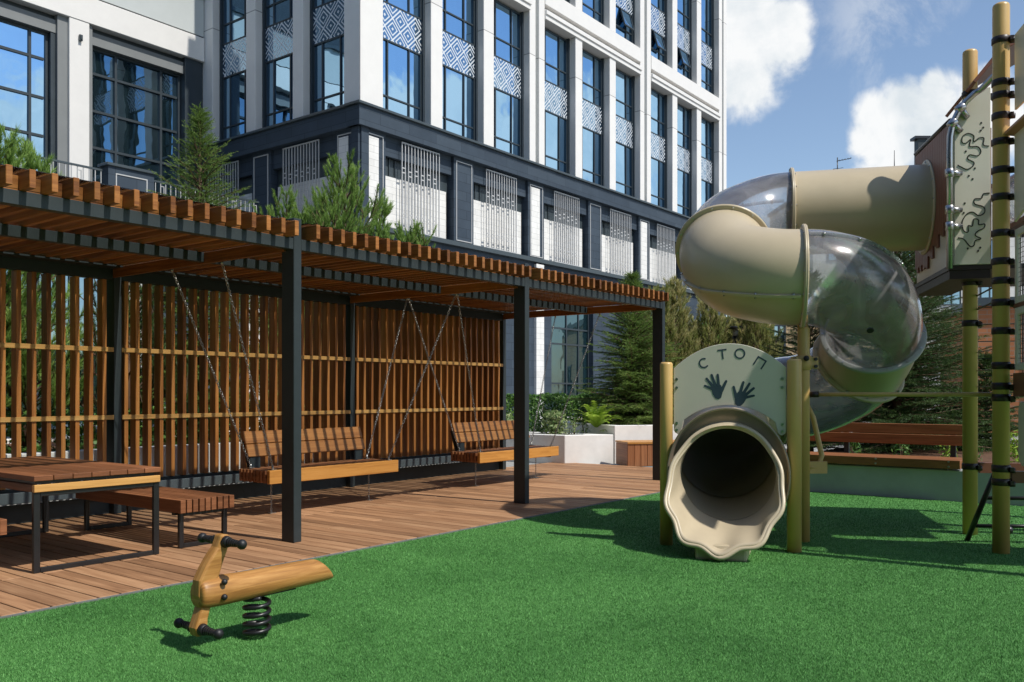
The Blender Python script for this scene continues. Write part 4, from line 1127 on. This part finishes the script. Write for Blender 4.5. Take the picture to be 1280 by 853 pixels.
# timber box seat in front of the raised planter
bx_=Vector(W(1.98,14.9)); 
BS=thing('box_seat','short brown timber box seat in front of the white planter, beside the far post','bench',(bx_.x,bx_.y,0),RC+R(12))
b=MB()
for k in range(4): b.box(-.02+k*.118,-.02+k*.118+.112,-.0,.014,.0,.375)
b.build('end_boards',Mt['bench_wood'],BS,.003)
b=MB()
for k in range(3): b.box(.46,1.9,-.001,.02,.005+k*.125,.005+k*.125+.12)
b.build('front_boards',Mt['swing'],BS,.003)
MB().box(-.02,1.9,.021,.62,.0,.37).build('body',Mt['bench_wood'],BS)
b=MB()
for k in range(5): b.box(-.03,1.91,-.015+k*.13,-.015+k*.13+.124,.376,.41)
b.build('seat',Mt['swing'],BS,.003)
# short black bollard lamp among the far pines
lx_,ly_=W(4.75,18.7)
BL=thing('bollard_lamp','black path lamp post standing among the olive pines under the slide elbow','lamp',(lx_,ly_,.2))
b=MB(); b.cyl((0,0,-.25),(0,0,2.25),.07,n=14); b.build('post',Mt['black'],BL); b=MB(); b.cyl((0,0,2.2505),(0,0,2.40),.06,n=14); b.build('lens',Mt['grille'],BL); b=MB(); b.cyl((0,0,2.401),(0,0,2.46),.16,.14,n=18); b.build('cap',Mt['black'],BL)
# ================================================================== PLANTS
def perp(d):
    a=np.where(np.abs(d[:,2:3])<.9,np.array([[0,0,1.]]),np.array([[1.,0,0]]))
    u=np.cross(d,a); u/=np.linalg.norm(u,axis=1,keepdims=True); return u,np.cross(d,u)
def needles(P,Dr,Ln,n,nl,nw,ang,mt,parent,name='foliage',jit=.25,tone=None):
    """n needle triangles round each shoot (start P, direction Dr, length Ln)"""
    P=np.asarray(P,float);Dr=np.asarray(Dr,float);Ln=np.asarray(Ln,float); S=len(P)
    Dr/=np.linalg.norm(Dr,axis=1,keepdims=True)
    u,v=perp(Dr)
    P=np.repeat(P,n,0);D=np.repeat(Dr,n,0);U=np.repeat(u,n,0);V_=np.repeat(v,n,0);L_=np.repeat(Ln,n)
    k=S*n; s=rng.uniform(0,1,k); a=rng.uniform(0,2*np.pi,k)
    r=np.cos(a)[:,None]*U+np.sin(a)[:,None]*V_
    b=P+D*(s*L_)[:,None]
    an=ang*rng.uniform(.7,1.25,k)*(1-.45*s)
    d=D*np.cos(an)[:,None]+r*np.sin(an)[:,None]+rng.normal(0,jit*.35,(k,3))
    d/=np.linalg.norm(d,axis=1,keepdims=True)
    l=nl*rng.uniform(.7,1.2,k)*(np.repeat(np.clip(Ln/np.median(Ln),.6,1.3),n))
    w=np.cross(d,rng.normal(size=(k,3))); w/=np.linalg.norm(w,axis=1,keepdims=True)
    T=np.zeros((k,3,3)); T[:,0]=b-w*nw; T[:,1]=b+w*nw; T[:,2]=b+d*l[:,None]
    sh=rng.uniform(0,1,S) if tone is None else np.asarray(tone)
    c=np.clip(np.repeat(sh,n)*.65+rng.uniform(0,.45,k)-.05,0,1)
    return numesh(name,T.reshape(-1,3),np.arange(k*3).reshape(-1,3),mt,parent,np.repeat(c,3))
def spruce(name,label,x,y,z0,H,rad,mt,seed,group=None,dens=1.0,bare=.05,nl=.030,droop=.25,cat='tree',nn=26,nw=.0026):
    rnd=random.Random(seed); T=thing(name,label,cat,(x,y,z0),rnd.uniform(0,6),group)
    b=MB(); b.tube([(0,0,-.05),(rnd.uniform(-.02,.02),rnd.uniform(-.02,.02),H*.5),(0,0,H*.97)],[.012+.016*H,.008+.009*H,.006],9); 
    P=[];D=[];L=[];tn=[]
    z=H*bare
    while z<H*.985:
        f=z/H; Lb=rad*(1-f)**.80*rnd.uniform(.80,1.12)+.05; nbn=max(4,int((7+3*(1-f))*dens**.5)); a0=rnd.uniform(0,6)
        for k in range(nbn):
            a=a0+2*math.pi*k/nbn+rnd.uniform(-.3,.3); Lk=Lb*rnd.uniform(.62,1.15)
            el=R(8+52*f**2+rnd.uniform(-12,12)); 
            dr=Vector((math.cos(a)*math.cos(el),math.sin(a)*math.cos(el),math.sin(el))); sd=Vector((-math.sin(a),math.cos(a),0))
            pts=[]; ns=max(3,int(Lk/.11)); p=Vector((0,0,z)); tb=rnd.uniform(.1,.9)
            for q in range(ns+1):
                s=q/ns; pts.append(p.copy()); dd=(dr+Vector((0,0,-droop*s*1.1+.30*max(0,s-.65)))).normalized(); p=p+dd*(Lk/ns)
                if q>0:
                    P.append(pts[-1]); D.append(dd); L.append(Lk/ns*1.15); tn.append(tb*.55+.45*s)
                    for sg in (-1,1):
                        for rep in range(2 if dens>1 else 1):
                            if rnd.random()<.92:
                                l2=min(.30,(.10+.55*Lk*(1-s)*.6))*rnd.uniform(.6,1.1)
                                d2=(dd*.75+sd*sg*rnd.uniform(.5,.95)+Vector((0,0,rnd.uniform(-.28,.12)))).normalized()
                                m=max(1,int(l2/.10)); pp=pts[-1].copy()
                                for j in range(m): P.append(pp.copy()); D.append(d2); L.append(l2/m*1.1); tn.append(tb*.5+.5*(s*.6+.4*j/m)); pp+=d2*(l2/m)
            b.tube(pts[::max(1,len(pts)//4)],[.004+.010*Lk*(1-i/ (len(pts[::max(1,len(pts)//4)])))for i in range(len(pts[::max(1,len(pts)//4)]))],5,caps=False)
        z+=rnd.uniform(.085,.135)*(H/4)**.35/dens**.5
    P.append(Vector((0,0,H*.93)));D.append(Vector((0,0,1)));L.append(H*.08);tn.append(.8)
    b.build('trunk',Mt['bark'],T)
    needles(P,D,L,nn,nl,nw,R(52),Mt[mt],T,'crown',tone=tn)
    return T
def pine(name,label,x,y,z0,H,rad,mt,seed,group=None,tuft=.15,leaders=1,nl=.080,dens=1.0,bare=.12,n=80,cat='tree',nw=.0034):
    rnd=random.Random(seed); T=thing(name,label,cat,(x,y,z0),rnd.uniform(0,6),group)
    b=MB(); P=[];D=[];L=[];tn=[]
    def shoots(p,d,l,depth,tb):
        # branch with side shoots curving upwards, a tuft at every end
        ns=max(2,int(l/.16)); pts=[p.copy()]; dd=d.copy()
        for q in range(ns):
            dd=(dd+Vector((rnd.uniform(-.15,.15),rnd.uniform(-.15,.15),.18))).normalized(); p=p+dd*(l/ns); pts.append(p.copy())
            if q>=ns*.25 and depth>0:
                for sg in range(rnd.choice((1,2,2,3))):
                    a=rnd.uniform(0,6.28); s2=Vector((math.cos(a),math.sin(a),rnd.uniform(.0,.8))).normalized()
                    shoots(p.copy(),(dd*.8+s2*.8).normalized(),l*rnd.uniform(.28,.5),depth-1,tb)
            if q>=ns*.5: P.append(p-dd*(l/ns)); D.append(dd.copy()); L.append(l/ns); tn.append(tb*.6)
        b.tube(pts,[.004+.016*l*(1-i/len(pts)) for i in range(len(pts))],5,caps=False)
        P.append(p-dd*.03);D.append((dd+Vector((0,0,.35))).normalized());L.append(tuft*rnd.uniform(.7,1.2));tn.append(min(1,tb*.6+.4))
    for ld in range(leaders):
        a=rnd.uniform(0,6.28); off=Vector((math.cos(a),math.sin(a),0))*(rad*.55*(ld>0)); h=H*(1 if ld==0 else rnd.uniform(.72,.95))
        tr=[Vector((0,0,-.05)),off*.6+Vector((0,0,h*.35)),off+Vector((0,0,h*.93))]
        b.tube(tr,[.015+.014*H,.010+.009*H,.006],8)
        z=h*bare
        while z<h*.95:
            f=z/h; c=off*min(1,f*1.7)+Vector((0,0,z)); k=rnd.choice((4,5,5,6)); a0=rnd.uniform(0,6)
            for q in range(k):
                a=a0+2*math.pi*q/k+rnd.uniform(-.35,.35); l=(rad*(1-f)**.6*rnd.uniform(.6,1.1)+.10)*(1 if leaders==1 else .72)
                el=R(15+45*f); shoots(c,Vector((math.cos(a)*math.cos(el),math.sin(a)*math.cos(el),math.sin(el))),l,1,rnd.uniform(.1,1))
            z+=rnd.uniform(.17,.26)/dens
        P.append(off+Vector((0,0,h*.86)));D.append(Vector((0,0,1)));L.append(h*.10);tn.append(.9)
    b.build('trunk',Mt['bark'],T)
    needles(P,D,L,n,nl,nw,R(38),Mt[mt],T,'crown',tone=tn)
    return T
SG='conifers planted behind the slatted screen'
spruce('spruce_tree','young spruce rising above the pergola roof in front of the dark grid window',7.15,10.95,.5,4.70,1.32,'spruce',3,SG,1.2)
pine('pine_tree','bushy bright pine above the pergola roof in front of the dark podium corner',10.15,11.3,.5,4.5,1.95,'pine',14,SG,leaders=6,dens=.9)
pine('pine_tree','pine with tufted tips at the left edge above the roof, before the blue window',4.60,10.35,.5,3.45,.85,'pine',5,SG,leaders=2,dens=1.2)
pine('pine_tree','leaning pine at the far left edge, tallest tip before the blue window',3.75,10.1,.5,3.72,.75,'pine',8,SG,leaders=2,dens=1.2)
pine('pine_tree','small pine whose tips just clear the roof right of the bushy pine',11.35,10.9,.5,3.42,.75,'pine',17,SG,leaders=3)
pine('pine_tree','smaller pine right of the bushy pine, its tips before the white podium panels',11.05,11.4,.5,4.15,1.0,'pine',41,SG,leaders=3,dens=1.0)
HID=[(1.2,10.6,2.5),(2.4,10.9,2.6),(5.9,10.6,2.7),(8.6,10.7,2.8),(6.6,11.6,3.1),(8.9,11.7,3.0),(3.3,11.4,2.9)]
for i,(x,y,h) in enumerate(HID):
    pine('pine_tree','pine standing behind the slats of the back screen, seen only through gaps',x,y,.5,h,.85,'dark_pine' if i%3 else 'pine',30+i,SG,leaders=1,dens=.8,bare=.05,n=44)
# beyond the far post and under the slide elbow
sx,sy=W(2.33,17.0)
spruce('spruce_tree','dense dark spruce in the raised white planter behind the far pergola post',sx,sy,.55,2.95,1.15,'spruce',21,None,1.9,.02)
OG='olive pines between the far post and the slide'
for i,(la,t,h,r,l,ld) in enumerate(((3.32,18.0,3.15,.85,'tall olive pine with straw tips just right of the far pergola post',2),(4.15,18.6,2.75,1.2,'olive pine directly behind the top of the stop panel',2),(5.0,19.2,2.75,1.3,'olive pine under the slide elbow, right of the path lamp',2),(5.55,19.9,2.6,1.15,'low olive pine nearest the support post, before the sand brick house',1),(2.75,18.9,2.7,.8,'olive pine glimpsed between dark spruce and far post',1))):
    x,y=W(la,t); pine('pine_tree',l,x,y,.3,h,r,'olive_pine',50+i,OG,leaders=ld+1,dens=1.7,bare=.04,n=60,nw=.004)
x,y=W(4.55,20.5); pine('pine_tree','greener shrubby pine filling the gap behind the path lamp',x,y,.2,2.5,1.0,'pine',64,OG,leaders=3,dens=1.1,bare=.05,n=44)
for i,(la,t,h,r,l) in enumerate(((5.95,13.6,4.1,1.5,'big dark conifer behind the long bench, left of the rear tower post'),(6.75,14.6,4.0,1.4,'dark conifer behind the rear tower post'),(4.95,14.6,2.9,1.2,'dark conifer behind the clear bend of the slide'),(7.55,14.0,1.5,.7,'low dark conifer between the two tower posts'))):
    x,y=W(la,t); spruce('dark_conifer',l,x,y,.3,h,r,'dark_pine',70+i,'dark conifers behind the long bench',1.3,.02,.034,.15)
# ---------- leaves
def leaf_cloud(C,Nn,size,mt,parent,name,flat=.5,tone=None,asp=.45):
    k=len(C); nr=Nn+rng.normal(0,flat,(k,3)); nr/=np.linalg.norm(nr,axis=1,keepdims=True)
    u,v=perp(nr); a=rng.uniform(0,6.28,k)[:,None]; d=u*np.cos(a)+v*np.sin(a); w=np.cross(nr,d); s=(size*rng.uniform(.6,1.3,k))[:,None]
    Q=np.zeros((k,4,3)); Q[:,0]=C-d*s; Q[:,1]=C+w*s*asp-d*s*.1; Q[:,2]=C+d*s; Q[:,3]=C-w*s*asp-d*s*.1
    t=rng.uniform(0,1,k) if tone is None else tone
    return numesh(name,Q.reshape(-1,3),np.arange(k*4).reshape(-1,4),mt,parent,np.repeat(t,4))
def hedge(name,label,p0,p1,w,h,z0,n,mt='hedge',size=.032):
    p0=Vector(p0);p1=Vector(p1); L_=(p1-p0).length; H_=thing(name,label,'hedge',(p0.x,p0.y,z0),math.atan2((p1-p0).y,(p1-p0).x))
    X=rng.uniform(0,L_,n);Y=rng.uniform(-w/2,w/2,n);Z=rng.uniform(.02,h,n)
    e=rng.integers(0,4,n); d=np.abs(rng.normal(0,.035,n))
    Y=np.where(e==0,-w/2+d,np.where(e==1,w/2-d,Y)); Z=np.where(e==2,h-d,Z); wob=.045*np.sin(X*5.1)+.03*np.sin(X*11.3+1)
    Z=Z*(1+wob)*(1+.03*np.sin(Y*14)); Y=Y*(1+.5*wob)
    C=np.stack([X,Y,Z],1); nn=np.stack([np.zeros(n),np.where(e==0,-1.,np.where(e==1,1.,0)),np.where(e==2,1.,.3)],1)
    leaf_cloud(C,nn,size,Mt[mt],H_,'leaves',.6)
    b=MB()
    for i in range(int(L_/.35)+1): b.tube([(i*.35+.1,0,-.04),(i*.35+.12+random.uniform(-.05,.05),random.uniform(-.05,.05),h*.8)],[.012,.005],5)
    b.build('stems',Mt['bark'],H_)
hedge('hedge','clipped green hedge at the back of the planters, seen between screen and middle post',W(-.6,17.6),W(2.1,19.4),.8,.78,.40,15000)
hedge('hedge','loose hedge row along the planter wall behind the slatted screen',(-1.6,10.1),(11.3,10.1),.7,.55,.50,16000,'hedge',.04)
# fern
fx,fy=W(1.55,16.2)
FN=thing('fern','bright yellow green fern clump in the raised planter beside the dark spruce','fern',(fx,fy,.60))
def fern(root,n,l,seed):
    r=random.Random(seed); Cs=[];Ns=[];sz=[];V=[];F=[];T=[]
    for k in range(n):
        a=r.uniform(0,6.28); el=R(r.uniform(35,80)); L_=l*r.uniform(.7,1.15); d=Vector((math.cos(a)*math.cos(el),math.sin(a)*math.cos(el),math.sin(el))); s=Vector((-math.sin(a),math.cos(a),0)); p=Vector((0,0,0)); tb=r.random()
        for q in range(16):
            f=q/15; dd=(d+Vector((0,0,-1.15*f*f))).normalized(); p=p+dd*(L_/16)
            wl=.42*L_*math.sin(math.pi*min(1,f*.9+.1))**.8*.38
            for sg in (-1,1):
                e=p+s*sg*wl+dd*wl*.35+Vector((0,0,-.12*wl)); w_=dd*(L_/16*.45); b_=len(V)
                V+= [p-w_,p+w_,e]; F.append((b_,b_+1,b_+2)); T+=[min(1,.35*tb+.5*f+r.uniform(0,.2))]*3
    return numesh('fronds',np.array([tuple(v) for v in V]),np.array(F),Mt['fern'],root,T)
fern(FN,52,.56,4)
# variegated shrubs in the low planter
def shrub(name,label,x,y,z0,r_,h,n,mt,size,group=None,cat='shrub'):
    S_=thing(name,label,cat,(x,y,z0),0,group)
    a=rng.uniform(0,6.28,n); rr=r_*np.sqrt(rng.uniform(0,1,n)); z=h*rng.uniform(.1,1,n); rr*=np.sqrt(np.clip(1-(z/h-.4)**2*1.6,.05,1))
    C=np.stack([rr*np.cos(a),rr*np.sin(a),z],1); leaf_cloud(C,np.stack([np.cos(a),np.sin(a),np.full(n,.6)],1),size,Mt[mt],S_,'leaves',.6,None,.3)
    b=MB()
    for q in range(6): b.tube([(0,0,-.05),(random.uniform(-.5,.5)*r_,random.uniform(-.5,.5)*r_,h*.8)],[.008,.003],5)
    b.build('stems',Mt['bark'],S_)
    return S_
for (la,t,h,l) in ((.78,16.2,.50,'pale variegated shrub in the low planter just right of the middle post'),(-.18,16.6,.42,'pale variegated shrub between screen end and middle post')):
    x,y=W(la,t); shrub('variegated_shrub',l,x,y,.42,.26,h,520,'varieg',.05,'pale shrubs in the low planter')
for (la,t,h,l) in ((1.12,15.9,.30,'small dry plant nearest the front of the low planter'),(1.35,16.3,.26,'small dry plant at the right end of the mulch bed')):
    x,y=W(la,t); shrub('small_plant',l,x,y,.44,.10,h,70,'varieg',.035,'dry plants in the mulch bed','plant')
for i,(y_,h,l) in enumerate(((2.9,.16,'low seedling below the bench backrest, near its middle'),(3.5,.14,'low seedling below the left part of the bench backrest'),(2.35,.22,'bright seedling below the right half of the bench backrest'),(1.55,.34,'leafy sapling between the two tower posts'),(2.08,.26,'dark leafy plant at the right end of the long bench'))):
    shrub('seedling',l,WALLU+1.0,y_,.33,.12 if h<.3 else .22,h+.12,90 if h<.3 else 320,'fern' if i in(2,3) else 'hedge',.04,'plants behind the long bench','plant')
SUN,SKY,EXPO=4.7,.155,-0.04
# ================================================================== SKY, SUN, CAMERA
EL=R(53.5); AZ=R(4.3)
Sd=Vector((math.sin(AZ)*math.cos(EL),-math.cos(AZ)*math.cos(EL),math.sin(EL)))
L=bpy.data.lights.new('sun','SUN'); L.energy=SUN; L.angle=R(.53); L.color=(1,.955,.88)
lo=bpy.data.objects.new('sun',L); COL.objects.link(lo); lo.rotation_euler=(-Sd).to_track_quat('-Z','Y').to_euler(); lo.location=(0,0,30)
w=bpy.data.worlds.new('World'); sc.world=w; w.use_nodes=True
nt=w.node_tree; nt.nodes.clear()
out=nt.nodes.new('ShaderNodeOutputWorld')
sky=nt.nodes.new('ShaderNodeTexSky'); sky.sky_type='NISHITA'; sky.sun_disc=False; sky.sun_elevation=EL; sky.sun_rotation=math.atan2(Sd.x,Sd.y); sky.altitude=150; sky.air_density=1.0; sky.dust_density=.6; sky.ozone_density=.9
bg=N(nt,'ShaderNodeBackground',ins={'Color':sky.outputs[0],'Strength':SKY})
tc=N(nt,'ShaderNodeTexCoord'); D_=tc.outputs['Generated']
def pix_dir(x,y):
    a=(x-640)/1100.; b=-(y-491)/1100.
    return Vector((ST+a*CT,CT-a*ST,b)).normalized()
blobs=[(905,20,.075),(945,45,.060),(925,95,.050),(975,30,.034),(880,90,.06),(990,58,.022),(850,40,.08),
       (1105,145,.030),(1130,128,.030),(1165,130,.034),(1160,170,.050),(1120,178,.040),(1200,165,.05),(1095,172,.026),(1165,108,.018),(1225,150,.045)]
# low cumulus on the sunny side of the sky
low=[]
for x,y,r in ((495,160,.055),(520,165,.04),(572,150,.06),(598,170,.05),(640,190,.05),(700,150,.06),(722,180,.07),(765,215,.06),(790,150,.07),(815,190,.05),(850,225,.06),(20,185,.07),(55,195,.05),(880,160,.06)):
    c=pix_dir(x,y); low.append((Vector((c.x,-c.y,c.z)),r))
fld=None
for c,r in [(pix_dir(x,y),r) for x,y,r in blobs]+low:
    dn=N(nt,'ShaderNodeVectorMath',operation='DISTANCE',ins={0:D_,1:tuple(c)}).outputs['Value']
    v=math_(nt,'SUBTRACT',1.0,math_(nt,'DIVIDE',dn,r))
    fld=v if fld is None else math_(nt,'MAXIMUM',fld,v)
fld=math_(nt,'MAXIMUM',fld,-1.2)
n1=N(nt,'ShaderNodeTexNoise',ins={'Vector':D_,'Scale':17.0,'Detail':9.0,'Roughness':.56,'Distortion':.25})
n2=N(nt,'ShaderNodeTexNoise',ins={'Vector':D_,'Scale':3.1,'Detail':9.0,'Roughness':.55,'Distortion':.2})
n3=N(nt,'ShaderNodeTexNoise',ins={'Vector':D_,'Scale':9.0,'Detail':10.0,'Roughness':.66,'Distortion':.6})
loc=math_(nt,'ADD',fld,math_(nt,'MULTIPLY',math_(nt,'SUBTRACT',n1.outputs[0],.5),1.7))
lm=N(nt,'ShaderNodeMapRange',interpolation_type='SMOOTHSTEP',ins={0:loc,1:-.12,2:.42}).outputs[0]
# scattered clouds over the rest of the sky, fading out round the open blue patch
dv=N(nt,'ShaderNodeVectorMath',operation='DISTANCE',ins={0:D_,1:tuple(pix_dir(1000,60))}).outputs['Value']
away=N(nt,'ShaderNodeMapRange',interpolation_type='SMOOTHSTEP',ins={0:dv,1:.34,2:.75}).outputs[0]
gm=N(nt,'ShaderNodeMapRange',interpolation_type='SMOOTHSTEP',ins={0:n2.outputs[0],1:.62,2:.72}).outputs[0]
gm=math_(nt,'MULTIPLY',gm,away)
# thin wisps near the top right of the open patch
dw=N(nt,'ShaderNodeVectorMath',operation='DISTANCE',ins={0:D_,1:tuple(pix_dir(1125,20))}).outputs['Value']
wm=N(nt,'ShaderNodeMapRange',interpolation_type='SMOOTHSTEP',ins={0:dw,1:.11,2:.02}).outputs[0]
wn=N(nt,'ShaderNodeMapRange',interpolation_type='SMOOTHSTEP',ins={0:n3.outputs[0],1:.44,2:.68}).outputs[0]
wm=math_(nt,'MULTIPLY',math_(nt,'MULTIPLY',wm,wn),.4)
cm=math_(nt,'MAXIMUM',math_(nt,'MAXIMUM',lm,gm),wm)
cm=math_(nt,'MULTIPLY',cm,.97)
shade=ramp(nt,math_(nt,'ADD',math_(nt,'MULTIPLY',n1.outputs[0],.55),math_(nt,'MULTIPLY',n3.outputs[0],.45)),[(.36,(.70,.76,.80)),(.54,(.93,.94,.94))])
cb=N(nt,'ShaderNodeBackground',ins={'Color':shade,'Strength':1.08})
mx=N(nt,'ShaderNodeMixShader',ins={0:cm,1:bg.outputs[0],2:cb.outputs[0]})
nt.links.new(mx.outputs[0],out.inputs[0])
cam=bpy.data.cameras.new('camera'); co=bpy.data.objects.new('camera',cam); COL.objects.link(co)
co.location=(0,0,1.25); co.rotation_euler=(math.pi/2,0,-math.pi/2+math.atan2(CT,ST))
cam.sensor_width=36; cam.lens=36*1100/1280; cam.shift_y=(491-426.5)/1280; cam.clip_end=2000; cam.clip_start=.05
sc.camera=co
sc.view_settings.view_transform='Standard'; sc.view_settings.look='None'; sc.view_settings.gamma=1; sc.view_settings.use_curve_mapping=False
sc.view_settings.exposure=EXPO
sc.render.engine='CYCLES'; sc.cycles.use_denoising=True; sc.cycles.max_bounces=10; sc.cycles.transparent_max_bounces=24; sc.cycles.sample_clamp_indirect=6
sc.cycles.caustics_reflective=False; sc.cycles.caustics_refractive=False
